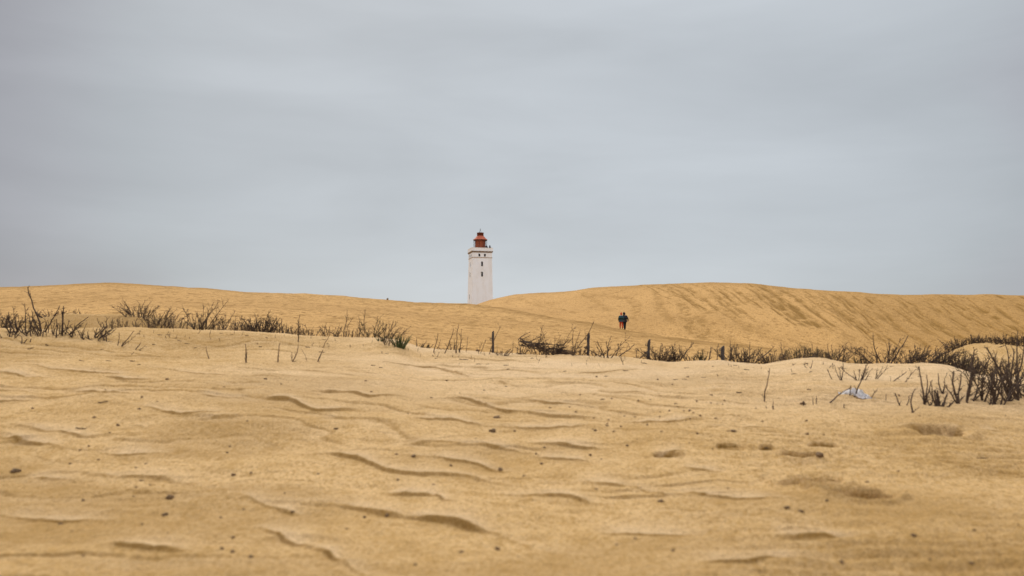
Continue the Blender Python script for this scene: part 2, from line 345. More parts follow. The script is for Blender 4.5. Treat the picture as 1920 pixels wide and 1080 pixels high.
# footprints and kicked-up hollows
def hollow(px, py, a, b, depth, rot, rough=.015):
    p = hit(px, py, A=base_Z); depth = depth * 1.5
    dx = X - p.x; dy = Y - p.y; c, s_ = math.cos(rot), math.sin(rot)
    u = (dx * c + dy * s_) / a; v = (-dx * s_ + dy * c) / b
    q = u * u + v * v + .35 * fbm(X * 9, Y * 9, 120, 2)
    m = (1 - ss(q, .62, 1.02)) * np.clip(.75 + .35 * v, .2, 1.2)
    rim = np.exp(-((q - 1.5) / .5) ** 2)
    GZ[sl] += -depth * m + depth * .28 * rim * (1 + .8 * fbm(X * 12, Y * 12, 140, 2)) + rough * m * fbm(X * 22, Y * 22, 150, 3)
    damp_shade[sl] = np.maximum(damp_shade[sl], np.clip(m * (.42 + 1.5 * ss(v, -.1, .75) * (.6 + 1.8 * fbm(X * 20, Y * 14, 160, 2))), 0, 1))  # moist hollow floor, with shade painted on its far wall
hollow(1523, 908, .20, .14, .065, -.25, .02); hollow(1615, 938, .20, .15, .06, -.35, .02); hollow(1505, 857, .15, .12, .045, 0, .03)
hollow(1760, 813, .22, .16, .045, 0, .02); hollow(1437, 842, .05, .06, .02, 0); hollow(1578, 866, .05, .05, .02, 0)
hollow(1545, 836, .12, .07, .02, 0); hollow(1255, 855, .12, .08, .02, .2); hollow(1370, 838, .12, .09, .02, .2)
# broad moist patches, weighted near and left to paint in lens and slope darkening
damp_shade[sl] = np.maximum(damp_shade[sl], .30 * ss(fbm(X * .5, Y * .9, 201, 3) + .35 * (1 - ss(Y, 4.5, 8.5)) + .2 * (1 - ss(X, -3, 0)), .08, .6))
# the slack behind the left edge is darker, ochre sand
damp_shade[sl] = np.maximum(damp_shade[sl], .55 * ss(Y, Yc[None] + .6, Yc[None] + 2) * (1 - ss(Y, Y2[None] - .45, Y2[None] - .05)) * (X < 0))
dm = (base_Z[sl] * 0)
# --- dunes relief
sb = slice(nA, nB); X = GX[sb]; Y = GY[sb]
q1 = fbm(X * .55 + 3, Y * .42, 301, 3)
GZ[sb] += (.10 * q1 + .5 * fbm(X * .05, Y * .05, 305, 2)) * ss(Y, 40, 60)
damp_shade[sb] = .4 * ss(fbm(X * .9, Y * .6, 311, 3), .12, .35)
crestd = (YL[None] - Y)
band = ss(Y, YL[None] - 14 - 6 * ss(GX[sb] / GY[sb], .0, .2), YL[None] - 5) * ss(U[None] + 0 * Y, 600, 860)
damp_shade[sb] = np.maximum(damp_shade[sb], band * (.55 + .7 * fbm(X * 1.2, Y * .8, 315, 3)))
topb = ss(Y, YL[None] - 12, YL[None] - 4) * (1 - ss(U[None] + 0 * Y, 420, 560)); damp_shade[sb] = np.maximum(damp_shade[sb], topb * .55)
sc_ = slice(nB, nCc); X = GX[sc_]; Y = GY[sc_]
GZ[sc_] += .16 * fbm(X * .30, Y * .15, 331, 3) + .45 * fbm(X * .05, Y * .04, 335, 2)
st = ss(fbm(X * .30 + .01 * Y, Y * .03, 341, 4, .65), .0, .25) * ss(GX[sc_] / GY[sc_], .12, .26)
damp_shade[sc_] = .12 * st * np.clip(.6 + 1.5 * fbm(X * 1.5, Y * .35, 345, 3), 0, 1.3)
right = ss(GX[sc_] / GY[sc_], .26, .5); damp_shade[sc_] = np.clip(damp_shade[sc_] + .34 * right * ss(Y, YRf[None] + 2, YRf[None] + 14), 0, .9)  # darker towards the right end
nearcrest = ss(Y, YR[None] - 9, YR[None] - 1); damp_shade[sc_] = np.maximum(damp_shade[sc_], .35 * nearcrest)
# trodden tracks over the right dune
TR = [(.9, .5, [(1480, 546), (1445, 556), (1400, 566), (1340, 582), (1310, 600), (1330, 625), (1400, 650)]), (.8, .5, [(1260, 556), (1340, 560), (1400, 556), (1450, 552)]), (.8, .4, [(1100, 552), (1180, 558), (1195, 575), (1190, 600)]),
      (.8, .5, [(1465, 575), (1490, 592), (1530, 605), (1560, 620), (1600, 638)]), (.9, .5, [(1515, 552), (1560, 580), (1600, 598), (1640, 625), (1690, 650)]), (.7, .4, [(1230, 545), (1235, 575), (1260, 610)]), (.7, .4, [(1350, 560), (1365, 590), (1440, 640)]),
      (.6, .35, [(960, 560), (1010, 572), (1080, 590)]), (.6, .35, [(1090, 550), (1120, 565), (1140, 585)]), (.7, .5, [(1630, 556), (1690, 585), (1750, 615)]), (.8, .6, [(1280, 570), (1285, 600), (1320, 640)])]
for wdt, am, pts in TR:
    P = [hit(x, y, ymin=float(np.interp(x, U, YRf)), A=base_Z) for x, y in pts]; P = [p for p in P if p and p.y < 300]
    D = np.full(X.shape, 1e9)
    for a, b in zip(P[:-1], P[1:]):
        ax, ay, bx, by = a.x, a.y, b.x, b.y; vx, vy = bx - ax, by - ay; qd = np.clip(((X - ax) * vx + (Y - ay) * vy) / (vx * vx + vy * vy + 1e-9), 0, 1)
        D = np.minimum(D, np.hypot(X - ax - qd * vx, Y - ay - qd * vy))
    D = D + .5 * fbm(X * .9, Y * .5, 401, 2)
    mk = (1 - ss(D, wdt * .4, wdt * 1.5)) * (.6 + 1.6 * fbm(X * 1.8, Y * .9, 411, 2)); damp_shade[sc_] = np.maximum(damp_shade[sc_], am * np.clip(mk, 0, 1)); GZ[sc_] -= .1 * np.clip(mk, 0, 1)
r5 = random.Random(31)
for i in range(240):
    u0 = r5.uniform(1380, 2250) if i < 205 else r5.uniform(1180, 1420); ys_ = float(np.interp(u0, U, YR)); x0 = (u0 - 960) / F * ys_
    q0 = r5.uniform(.0, .3) if r5.random() < .7 else r5.uniform(.3, .6); q1_ = min(1, q0 + r5.uniform(.35, 1)); yf_ = ys_ - 44
    ya, yb = ys_ - (ys_ - yf_) * q0, ys_ - (ys_ - yf_) * q1_; sk = -(x0 - 30) * .0052 + r5.uniform(-.03, .03); wd = r5.choice([.18, .2, .22, .26, .3, .4, .7]); am = r5.uniform(.5, 1) * (.8 if wd > 1 else 1)
    c0 = max(0, int(np.interp((x0 - 14) / 105, T, np.arange(NC)))); c1 = NC
    xx = X[:, :]; yy_ = Y[:, :]
    cx = x0 + sk * (ys_ - yy_) + .6 * vnoise(yy_ * .11, yy_ * 0 + i, 700 + i)
    D = np.abs(xx - cx); mk = np.clip(1 - D / wd, 0, 1) * ss(yy_, yb - 1, yb + 3) * (1 - ss(yy_, ya - 3, ya + 1))
    if mk.max() <= 0: continue
    mk = np.minimum(mk * 1.5, 1) * np.clip(.7 + 1.9 * vnoise(xx * 2.2 + sk * yy_, yy_ * .45, 760 + i), 0, 1.1)
    damp_shade[sc_] = np.maximum(damp_shade[sc_], am * mk); GZ[sc_] -= .07 * np.clip(mk, 0, 1)
damp_shade = np.clip(damp_shade, 0, 1)

def terrain(name, r0, r1, mat):
    n = r1 - r0
    co = np.stack([GX[r0:r1], GY[r0:r1], GZ[r0:r1]], -1).reshape(-1, 3).astype(np.float32)
    idx = np.arange(n * NC).reshape(n, NC)
    q = np.stack([idx[:-1, :-1], idx[:-1, 1:], idx[1:, 1:], idx[1:, :-1]], -1).reshape(-1, 4)
    me = bpy.data.meshes.new(name); me.vertices.add(len(co)); me.vertices.foreach_set('co', co.ravel())
    me.loops.add(q.size); me.loops.foreach_set('vertex_index', q.ravel().astype(np.int32))
    me.polygons.add(len(q)); me.polygons.foreach_set('loop_start', np.arange(0, q.size, 4, dtype=np.int32)); me.polygons.foreach_set('loop_total', np.full(len(q), 4, np.int32))
    me.update(calc_edges=True); me.polygons.foreach_set('use_smooth', np.ones(len(q), bool))
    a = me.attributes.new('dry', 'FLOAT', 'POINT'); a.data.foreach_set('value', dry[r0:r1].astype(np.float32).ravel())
    a = me.attributes.new('damp_shade', 'FLOAT', 'POINT'); a.data.foreach_set('value', damp_shade[r0:r1].astype(np.float32).ravel())
    me.validate()
    return tag(link(name, me, mat), kind='structure')
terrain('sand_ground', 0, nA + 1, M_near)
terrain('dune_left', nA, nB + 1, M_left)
terrain('dune_right', nB, nCc + 1, M_right)
terrain('terrain_beyond', nCc, NR, M_right)

# ------------------------------------------------------------------ mesh builder for sticks
class MB:
    def __init__(s): s.v = []; s.f = []
    def tube(s, pts, rad, sides=4, cap=True):
        n = len(pts); b0 = len(s.v)
        for i, p in enumerate(pts):
            d = (pts[min(i + 1, n - 1)] - pts[max(i - 1, 0)])
            if d.length < 1e-9: d = Vector((0, 0, 1))
            d.normalize(); a = d.orthogonal().normalized(); b = d.cross(a)
            for k_ in range(sides):
                an = 2 * math.pi * k_ / sides
                s.v.append(p + (a * math.cos(an) + b * math.sin(an)) * rad[i])
        for i in range(n - 1):
            for k_ in range(sides):
                k2 = (k_ + 1) % sides
                s.f.append((b0 + i * sides + k_, b0 + i * sides + k2, b0 + (i + 1) * sides + k2, b0 + (i + 1) * sides + k_))
        if cap: s.f.append(tuple(b0 + (n - 1) * sides + k_ for k_ in range(sides))); s.f.append(tuple(b0 + sides - 1 - k_ for k_ in range(sides)))
    def box(s, c, d, rot=None):
        b0 = len(s.v)
        for sx in (-1, 1):
            for sy in (-1, 1):
                for sz in (-1, 1):
                    p = Vector((sx * d[0] / 2, sy * d[1] / 2, sz * d[2] / 2))
                    if rot: p = rot @ p
                    s.v.append(Vector(c) + p)
        for f in ((0, 1, 3, 2), (4, 6, 7, 5), (0, 4, 5, 1), (2, 3, 7, 6), (0, 2, 6, 4), (1, 5, 7, 3)): s.f.append(tuple(b0 + i for i in f))
    def build(s, name, mat, parent=None, smooth=False):
        me = bpy.data.meshes.new(name); me.from_pydata([tuple(v) for v in s.v], [], s.f); me.update()
        if smooth: me.polygons.foreach_set('use_smooth', [True] * len(me.polygons))
        return link(name, me, mat, parent)

M_twig = material('dark_twig_bark', (.034, .024, .019), .9, 30, (.11, .072, .046))
M_brown = material('brown_twig_bark', (.075, .048, .026), .9, 30, (.15, .10, .055))
M_tan = material('dry_tan_stem', (.16, .105, .055), .9, 30, (.26, .18, .095))
M_olive = material('olive_twig', (.07, .06, .022), .9, 12, (.035, .03, .02))
M_green = material('green_blade', (.045, .065, .018), .7, 15, (.10, .11, .035))
M_clod = material('dark_clod', (.10, .062, .032), .95, 40, (.26, .165, .08), bump=.004, bscale=90)
M_wood = material('weathered_post_wood', (.035, .028, .026), .9, 18, (.10, .085, .075), bump=.003, bscale=60, stretch=(6, 6, .8))

def wander(a, b, n, wob, r):
    L_ = (b - a).length; pts = []
    o1 = Vector((r.uniform(-1, 1), r.uniform(-1, 1), r.uniform(-.3, .3))) * wob * L_
    o2 = Vector((r.uniform(-1, 1), r.uniform(-1, 1), r.uniform(-.3, .3))) * wob * L_ * .6
    for i in range(n + 1):
        q = i / n
        p = a.lerp(b, q) + o1 * math.sin(math.pi * q) + o2 * math.sin(2 * math.pi * q)
        if 0 < i < n: p += Vector((r.uniform(-1, 1), r.uniform(-1, 1), r.uniform(-1, 1))) * L_ * .012
        pts.append(p)
    return pts
TW = 1.3
def branch(mb, a, b, r0, lvl, r, nb, wob=.08, wind=Vector((0, 0, 0)), spread=1.0, minlen=.02, blen=.34):
    L_ = (b - a).length; n = max(2, min(7, int(L_ / .05) + 2))
    pts = wander(a, b, n, wob, r)
    r0 = r0 * TW
    rad = [r0 * (1 - .62 * i / n) for i in range(n + 1)]
    r0 = r0 / TW
    mb.tube(pts, rad, 4 if lvl < 2 else 3)
    if lvl >= 3 or nb <= 0: return
    D = (b - a).normalized()
    for j in range(nb):
        q = r.uniform(.18 if lvl == 0 else .1, .97); i = min(n - 1, int(q * n)); p = pts[i].lerp(pts[i + 1], q * n - i)
        side = Vector((r.gauss(0, 1), r.gauss(0, 1), r.gauss(0, .6))); side = (side - D * side.dot(D)).normalized()
        ang = r.uniform(.5, 1.25) * spread
        d = (D * math.cos(ang) + side * math.sin(ang) + wind * .5 + Vector((0, 0, .15))).normalized()
        ln = L_ * r.uniform(.35, 1.1) * blen * (1.15 - .55 * q)
        if ln < minlen: ln = minlen
        branch(mb, p, p + d * ln, max(.0022, r0 * (1 - .6 * q) * .55), lvl + 1, r, max(0, int(nb * r.uniform(.25, .5))) if ln > .05 else 0, wob, wind, spread, minlen, blen)

def p_at(px, py, Y): return Vector((tx(px, py) * Y, Y, EYE + float(tz(py)) * Y))
def base_point(px, py, off):
    """on the visible sand when off is None, else off metres beyond the near crest"""
    if off is None:
        p = hit(px, py)
        yc = float(np.interp(px, U, Yc))
        if p is None or p.y > yc + .3:
            Yq = yc - .1; p = Vector((tx(px, py) * Yq, Yq, 0)); p.z = ground_z(p.x, p.y)
        return p
    Yq = float(np.interp(px, U, Yc)) + off; x = tx(px, py) * Yq
    return Vector((x, Yq, ground_z(x, Yq)))

def stick(px, py, tpx, tpy, label, group=None, off=None, r=.006, nb=6, mat=None, dy=0, name='bare_twig', cat='twig', extra=(), seed=None, wob=.05, blen=.3, spread=1.0):
    """a lone stem standing in the sand; extra = more (tip px, tip py) stems from the same foot"""
    rr = random.Random(seed if seed is not None else int(px * 7 + py))
    b = base_point(px, py, off); mb = MB(); 
    for k_, (ux, uy) in enumerate([(tpx, tpy)] + list(extra)):
        tip = p_at(ux, uy, b.y + dy + (rr.uniform(-.06, .06) if k_ else 0)) - b
        if tip.z < .03: tip.z = .03
        a = Vector((rr.uniform(-.012, .012) * k_, 0, -.06))
        branch(mb, a, tip, r * (1 if k_ == 0 else .8), 0, rr, nb, wob, spread=spread, blen=blen)
    o = mb.build(name, mat or M_twig); o.location = b
    return tag(o, label, cat, group)

def bush(px, py, w, h, label, group=None, off=None, n=16, nb=10, mat=None, wind=0.0, r=.0045, name='bare_shrub', cat='shrub', depth=.5, foot=.24, seed=None, wob=.055, low=.5, up=1.15):
    rr = random.Random(seed if seed is not None else int(px * 3 + py * 5))
    b = base_point(px, py, off); s = b.y / F; W = w * s
    # height is measured from photo row py to row py-h; ground may lie lower behind the crest
    ztop = EYE + float(tz(py - h)) * b.y; H = max(.05, ztop - b.z)
    lowz = max(0, (EYE + float(tz(py)) * b.y) - b.z)
    mb = MB()
    for i in range(n):
        u = (i + rr.random()) / n * 2 - 1; v = rr.uniform(-1, 1)
        fx = u * W * foot; fy = v * W * depth * .5
        fx0 = b.x + fx; gz = ground_z(fx0, b.y + fy) - b.z
        a = Vector((fx, fy, gz - .03))
        env = (1 - .45 * u * u) * rr.uniform(low - .1, 1) * (1.15 if rr.random() < .12 else 1)
        tip = Vector((u * W * .5 + wind * H * env * rr.uniform(.5, 1.2) + rr.gauss(0, .1) * W + rr.gauss(0, .42) * (H - lowz), fy * 1.4 + rr.gauss(0, .12) * W * depth, lowz + (H - lowz) * env * up))
        branch(mb, a, tip, r * rr.uniform(.7, 1.25), 0, rr, nb, wob, Vector((wind, 0, 0)), blen=rr.uniform(.2, .42), minlen=.025)
    o = mb.build(name, mat or M_twig); o.location = b
    return tag(o, label, cat, group)

# ---- left-hand thicket
G1 = 'bare shrubs along the left edge of the near dune'
bush(4, 618, 60, 34, 'dense dark bare shrub cut by the left edge of the photo', G1, n=26, nb=7, off=.3)
bush(30, 624, 50, 46, 'bare crossing-stemmed shrub just left of the tallest leaning branch', G1, n=9, nb=7, r=.007)
stick(81, 622, 52, 538, 'tallest bare branch of the left thicket, leaning left up to the dune skyline', extra=[(112, 575), (62, 596)], r=.011, nb=9, name='bare_shrub', cat='shrub', wob=.03, blen=.2)
stick(48, 626, 46, 569, 'upright thin bare stem with crooked side twigs left of the tallest leaning branch', extra=[(66, 588), (34, 590)], r=.007, nb=8, name='bare_shrub', cat='shrub')
stick(117, 629, 119, 574, 'pair of thick straight upright stems in the left thicket', extra=[(116, 584)], r=.0125, nb=5, name='bare_shrub', cat='shrub', wob=.01, blen=.22)
stick(107, 633, 106, 598, 'short dark stem just left of the pair of thick upright stems', r=.009, nb=5)
stick(119, 628, 166, 594, 'long bare branch sloping up to the right beside the pair of thick upright stems', extra=[(158, 604), (130, 600)], r=.008, nb=7, name='bare_shrub', cat='shrub')
bush(68, 628, 60, 42, 'tangled bare shrub at the foot of the tallest leaning branch', G1, n=10, nb=6, r=.006)
bush(96, 628, 60, 36, 'tangled low bare shrub between the tallest leaning branch and the pair of thick stems', G1, n=10, nb=6, r=.005)
bush(140, 630, 46, 26, 'low bare shrub right of the pair of thick upright stems', n=8, nb=6, r=.005)
bush(176, 634, 54, 24, 'low wind-bent bare shrub at the right end of the left thicket', n=12, nb=8, r=.006, wind=.5)
stick(200, 640, 160, 632, 'bent dark branch lying low at the right end of the left thicket', r=.009, nb=9, extra=[(186, 616), (198, 612)], name='bare_twig')
stick(222, 648, 250, 621, 'forked bare twig in pale sand right of the left thicket', extra=[(224, 624), (255, 629)], r=.006, nb=4)
stick(249, 654, 264, 642, 'small leaning twig right of the forked bare twig', r=.006, nb=3, extra=[(272, 648)])
stick(40, 645, 51, 636, 'short dark snag in the sand below the left thicket', r=.009, nb=4, extra=[(40, 630)])
stick(55, 641, 58, 635, 'tiny dark stub beside the short dark snag', r=.008, nb=2)
stick(28, 634, 28, 624, 'short vertical stub in the sand at the far left', r=.008, nb=1)
stick(9, 629, 18, 620, 'small leaning twig in the sand near the left edge of the photo', r=.005, nb=3)
stick(242, 665, 251, 660, 'curved twig lying on pale sand below the small leaning twig', r=.004, nb=1)
bush(16, 632, 60, 20, 'sparse knee-high twig clump in the sand at the far left', n=7, nb=5, r=.005, seed=4)
# ---- ridge behind
G2 = 'shrubs on the small ridge behind the left edge'
bush(95, 602, 62, 22, 'dark fine-twigged shrub on the small back ridge behind the left thicket', G2, off=6.9, n=26, nb=6)
bush(140, 594, 14, 16, 'small pale-brown tuft of twigs on the small back ridge', off=6.9, n=6, nb=4, mat=M_brown)
bush(152, 589, 10, 10, 'tiniest twig tuft alone on the crest of the small back ridge', off=7, n=4, nb=3, mat=M_brown)
bush(258, 598, 76, 32, 'dense dark fan-shaped shrub on the right shoulder of the small back ridge', G2, off=6.7, n=40, nb=7, wind=.1)
bush(298, 608, 72, 30, 'dense dark shrub running down the right shoulder of the small back ridge', G2, off=6.0, n=40, nb=7, wind=.2)
bush(322, 615, 40, 20, 'low dark shrub at the foot of the small back ridge', G2, off=3.5, n=22, nb=6)
for i, (x, h, lab) in enumerate([(205, 20, 'thin upright twigs before the ochre slope, leftmost clump'), (228, 22, 'low brown twig clump before the ochre slope, under the fan-shaped shrub'), (254, 18, 'short twig row below the dense dark fan-shaped shrub'), (283, 20, 'brown twig clump below the dense shrub on the back ridge shoulder')]):
    bush(x, 617, 30, h, lab, off=.6, n=11, nb=6, mat=M_brown if i % 2 else M_twig)
# ---- along the crest, left centre
G3 = 'shrubs along the crest left of the lighthouse'
stick(352, 619, 352, 579, 'thin vertical twig left of the tall bare shrub on the crest', r=.006, nb=7, off=.2, blen=.18)
bush(377, 620, 50, 48, 'tall bare upright shrub on the crest, highest between the back ridge and the lighthouse', G3, off=.3, n=22, nb=8, r=.0055)
bush(410, 619, 34, 34, 'slender bare shrub next to the tall bare upright shrub on the crest', G3, off=.4, n=12, nb=7)
bush(432, 618, 44, 26, 'thin fringe of twigs left of the darkest round shrub on the crest', G3, off=1.2, n=20, nb=6)
bush(470, 622, 60, 28, 'dense dark bare shrub with brown undergrowth left of centre on the crest', G3, off=.5, n=34, nb=8)
bush(492, 624, 50, 32, 'darkest round bare shrub left of centre on the crest', G3, off=.4, n=36, nb=8)
bush(455, 622, 40, 18, 'brown low undergrowth beneath the dense shrub left of centre', off=.2, n=22, nb=7, mat=M_brown)
stick(497, 612, 504, 582, 'long thin twig rising right out of the darkest round shrub', r=.004, nb=5, off=.5)
bush(522, 627, 44, 26, 'low dark shrub just right of the darkest round shrub', G3, off=.4, n=20, nb=7)
bush(545, 629, 50, 22, 'low spreading shrub between the darkest round shrub and the tan stems', G3, off=.4, n=22, nb=7)
stick(559, 641, 563, 589, 'pair of dry tan stems standing before the low crest shrubs', extra=[(558, 600)], r=.007, nb=6, mat=M_brown, blen=.15)
bush(578, 631, 40, 22, 'low brown shrub just right of the dry tan stems', off=.3, n=16, nb=7, mat=M_brown)
stick(606, 632, 612, 605, 'straight brown twig among low brown shrubs on the crest', r=.006, nb=7, off=.1, mat=M_brown, extra=[(600, 615)])
stick(600, 651, 626, 618, 'tan stem leaning right in the sand below the crest', r=.006, nb=4, mat=M_tan, blen=.2)
bush(620, 632, 46, 22, 'thin brown brush left of the two tallest central crest twigs', off=.4, n=14, nb=6, mat=M_brown)
stick(645, 632, 651, 581, 'left of the two tall slender twigs on the crest, side twig to the right', extra=[(662, 595)], r=.006, nb=9, off=.15, blen=.2)
stick(676, 634, 685, 581, 'right of the two tall slender twigs on the crest', extra=[(672, 592)], r=.006, nb=9, off=.15, blen=.2, mat=M_brown)
bush(660, 634, 60, 28, 'brown brush between the two tall slender crest twigs', off=.5, n=18, nb=7, mat=M_brown)
bush(697, 636, 36, 38, 'green-tinged slender shrub just right of the two tall crest twigs', off=.25, n=10, nb=8, mat=M_olive)
bush(725, 638, 44, 34, 'right-leaning brown brush left of the green grass tuft', off=.3, n=20, nb=6, mat=M_brown, wind=.35)
bush(735, 645, 50, 22, 'low dry brown brush at the foot of the green grass tuft', off=None, n=18, nb=6, mat=M_brown)
def tuft(px, py, w, h, label, off=None, n=40, mat=None, group=None, cat='grass tuft', name='grass_tuft', wd=.012):
    rr = random.Random(int(px)); b = base_point(px, py, off); s = b.y / F; mb = MB()
    for i in range(n):
        u = rr.uniform(-1, 1); L_ = h * s * rr.uniform(.55, 1.05); a = Vector((u * w * s * .22, rr.uniform(-.5, .5) * w * s * .3, -.02))
        lean = u * .9 + rr.uniform(-.2, .2); ly = rr.uniform(-.4, .4); pts = []
        for q in (0, .35, .7, 1): pts.append(a + Vector((lean * L_ * .6 * q * (.6 + .5 * q), ly * L_ * q * .6, L_ * q * (1 - .15 * abs(lean) * q))))
        mb.tube(pts, [wd * .45, wd * .42, wd * .28, wd * .05], 3)
    o = mb.build(name, mat or M_green); o.location = b; return tag(o, label, cat, group)
tuft(750, 652, 36, 32, 'green spiky grass tuft at the end of the left crest', n=46)
tuft(714, 640, 18, 14, 'small low green grass tuft left of the big green one', n=20)
# sand twigs centre-left
stick(393, 673, 386, 650, 'blurred tan twig leaning left, alone in the sand', r=.007, nb=0, mat=M_tan)
stick(463, 680, 460, 645, 'dark twig with a black knot, alone in the sand', r=.0075, nb=5, mat=M_brown, extra=[(462, 655)], blen=.15)
stick(521, 678, 525, 643, 'thick straight tan stem, alone in the sand', r=.009, nb=2, mat=M_tan, wob=.02, blen=.12)
stick(548, 678, 559, 646, 'tan stem leaning right with a short side shoot, next to a straight stem', r=.008, nb=2, mat=M_tan, extra=[(547, 660)])
stick(583, 676, 566, 655, 'thin pale stalk leaning left between two leaning tan stems', r=.004, nb=1, mat=M_tan)
stick(592, 678, 606, 656, 'dark knotted stem leaning right, last of the row of five in the sand', r=.009, nb=4, mat=M_brown, blen=.18)
# ---- centre crest below the lighthouse
GC = 'dry brown stems along the central crest'
stick(781, 657, 800, 641, 'bent dark twig at the left end of the central stems', r=.007, nb=5, extra=[(781, 632)], off=.1)
bush(796, 660, 34, 16, 'low olive-brown brush right of the green grass tuft', off=.2, n=14, nb=6, mat=M_olive)
stick(811, 661, 821, 625, 'dark straight stem leaning right, first of the central stems', r=.008, nb=3, off=None, wob=.02, mat=M_brown)
stick(818, 660, 826, 636, 'thin brown stem close beside the first leaning central stem', r=.005, nb=4, off=.05, mat=M_brown)
stick(831, 663, 851, 616, 'long tan stem leaning right below left of the lighthouse', r=.008, nb=3, wob=.02, mat=M_brown)
stick(855, 662, 860, 608, 'tallest upright tan stem below the lighthouse', r=.007, nb=6, extra=[(852, 636)], mat=M_brown, blen=.16, wob=.03)
stick(859, 661, 866, 616, 'tan stem with twigs just right of the tallest upright one', r=.006, nb=6, mat=M_brown, blen=.2, extra=[(868, 633)])
stick(873, 660, 878, 631, 'thin tan stem under the left side of the lighthouse', r=.005, nb=4, mat=M_tan)
bush(846, 661, 36, 18, 'low brown brush at the feet of the tall tan stems', off=.1, n=10, nb=6, mat=M_brown)
stick(897, 663, 911, 636, 'thin brown twigs leaning right just left of the first fence stake', r=.005, nb=5, extra=[(905, 640)], mat=M_brown)
stick(914, 664, 939, 611, 'long tan stem leaning right past the first fence stake', r=.007, nb=3, wob=.02, mat=M_brown)
bush(942, 666, 26, 14, 'small dark bush on the crest right of the first fence stake', n=14, nb=6)
stick(961, 664, 962, 638, 'thin upright brown stem left of the dark brush heap', r=.005, nb=4, mat=M_brown)
stick(932, 664, 932, 646, 'short tan stem right of the long one leaning past the first fence stake', r=.004, nb=2, mat=M_tan)
bush(1006, 664, 90, 22, 'brown undergrowth beneath the dark brush heap', n=22, nb=6, mat=M_brown, depth=.2, foot=.45)
stick(1012, 664, 1017, 611, 'thin tall twig standing in the brush heap', r=.005, nb=5, off=.2, mat=M_brown, blen=.2)
bush(1035, 666, 44, 50, 'upright bare shrub right of the dark brush heap', off=.15, n=12, nb=7, mat=M_twig, wind=.1, foot=.15)
bush(1042, 667, 66, 24, 'dark low tangle at the foot of the upright shrub by the brush heap', n=24, nb=7, off=.2)
stick(1071, 667, 1113, 603, 'longest branch leaning right, crossing the dune ridge line left of the second stake', r=.008, nb=8, extra=[(1088, 621), (1076, 618)], mat=M_brown, blen=.22, name='bare_shrub', cat='shrub')
bush(1085, 668, 50, 22, 'low brown brush left of the second fence stake', off=.1, n=16, nb=7, mat=M_brown)
bush(1137, 670, 64, 38, 'open fan-shaped shrub right of the second fence stake', n=9, nb=8, foot=.12, r=.006, mat=M_twig)
bush(1120, 669, 40, 14, 'low dark twigs at the foot of the second fence stake', n=14, nb=6, off=.1)
stick(1153, 670, 1190, 645, 'dark branch leaning right at the right side of the fan-shaped shrub', r=.008, nb=7, off=0.1, extra=[(1166, 640)])
stick(1170, 684, 1163, 652, 'thin leaning twig in front of the crest between second and third stakes', r=.005, nb=5, mat=M_brown)
# brush heap
def heap(px, py, qx, qy, label, n=70, spread=.10, length=.3):
    rr = random.Random(5); Yb = float(np.interp(px, U, Yc)) + .25; a = p_at(px, py, Yb); c = p_at(qx, qy, Yb - .1); mb = MB()
    for i in range(n):
        t_ = rr.random() ** .8; p = a.lerp(c, t_) + Vector((0, rr.uniform(-.2, .2), rr.uniform(-.05, .04)))
        d = ((c - a).normalized() + Vector((rr.gauss(0, .35), rr.gauss(0, .4), rr.gauss(0, .35)))).normalized()
        branch(mb, p - a, p - a + d * length * rr.uniform(.4, 1.2), .0065 * rr.uniform(.6, 1.2), 1, rr, 4, .08)
    # trunks that lean down into the sand
    for i in range(7):
        t_ = rr.random(); p = a.lerp(c, t_); g = Vector((p.x + rr.uniform(-.1, .1), p.y + rr.uniform(-.1, .1), 0)); g.z = ground_z(g.x, g.y) - .05
        branch(mb, g - a, p - a, .007, 1, rr, 3)
    o = mb.build('brush_heap', M_twig); o.location = a; return tag(o, label, 'brush heap')
heap(966, 638, 1065, 664, 'dark heap of dead branches sloping down to the right on the central crest')
# ---- right of third stake
GR = 'dark shrubs along the right crest'
stick(1190, 675, 1216, 656, 'branch leaning right towards the foot of the third fence stake', r=.007, nb=5, off=.1, extra=[(1195, 655)])
bush(1240, 682, 70, 34, 'dense dark tangle right of the third fence stake', GR, off=.2, n=34, nb=8, r=.005)
bush(1262, 680, 50, 36, 'spiky dark shrub on the right side of the tangle by the third stake', GR, off=.2, n=20, nb=8)
stick(1270, 681, 1300, 642, 'long branch leaning right out of the tangle by the third stake', r=.006, nb=7, off=.1, extra=[(1275, 648)])
stick(1288, 676, 1272, 652, 'dark stem leaning left beyond the tangle by the third stake', r=.007, nb=6, off=.1)
bush(1300, 677, 40, 14, 'low dark twigs between the third and fourth fence stakes', off=.3, n=14, nb=6)
bush(1316, 676, 26, 20, 'olive-green bushy plant between the third and fourth stakes', off=.2, n=18, nb=7, mat=M_olive)
stick(1326, 678, 1333, 650, 'thick dark crooked stem left of the fourth fence stake', r=.011, nb=5, off=0)
stick(1342, 675, 1347, 644, 'tall twiggy stem just left of the fourth fence stake', r=.006, nb=8, off=.05, blen=.2)
bush(1374, 680, 50, 34, 'dense spiky shrub at the fourth fence stake', GR, off=.15, n=24, nb=8)
stick(1368, 676, 1369, 638, 'tall thin stem out of the shrub at the fourth stake', r=.005, nb=7, off=.2, extra=[(1378, 643)], blen=.15)
bush(1400, 681, 56, 26, 'dark spreading shrub right of the fourth fence stake', GR, off=.15, n=26, nb=8)
stick(1403, 680, 1406, 641, 'upright twiggy stem right of the fourth fence stake', r=.006, nb=9, off=.1, blen=.2)
stick(1408, 679, 1452, 649, 'long thick branch leaning right on the right crest', r=.009, nb=8, off=.05, blen=.2)
bush(1450, 686, 66, 30, 'round dark shrub in the dip of the right crest', GR, off=.1, n=40, nb=8)
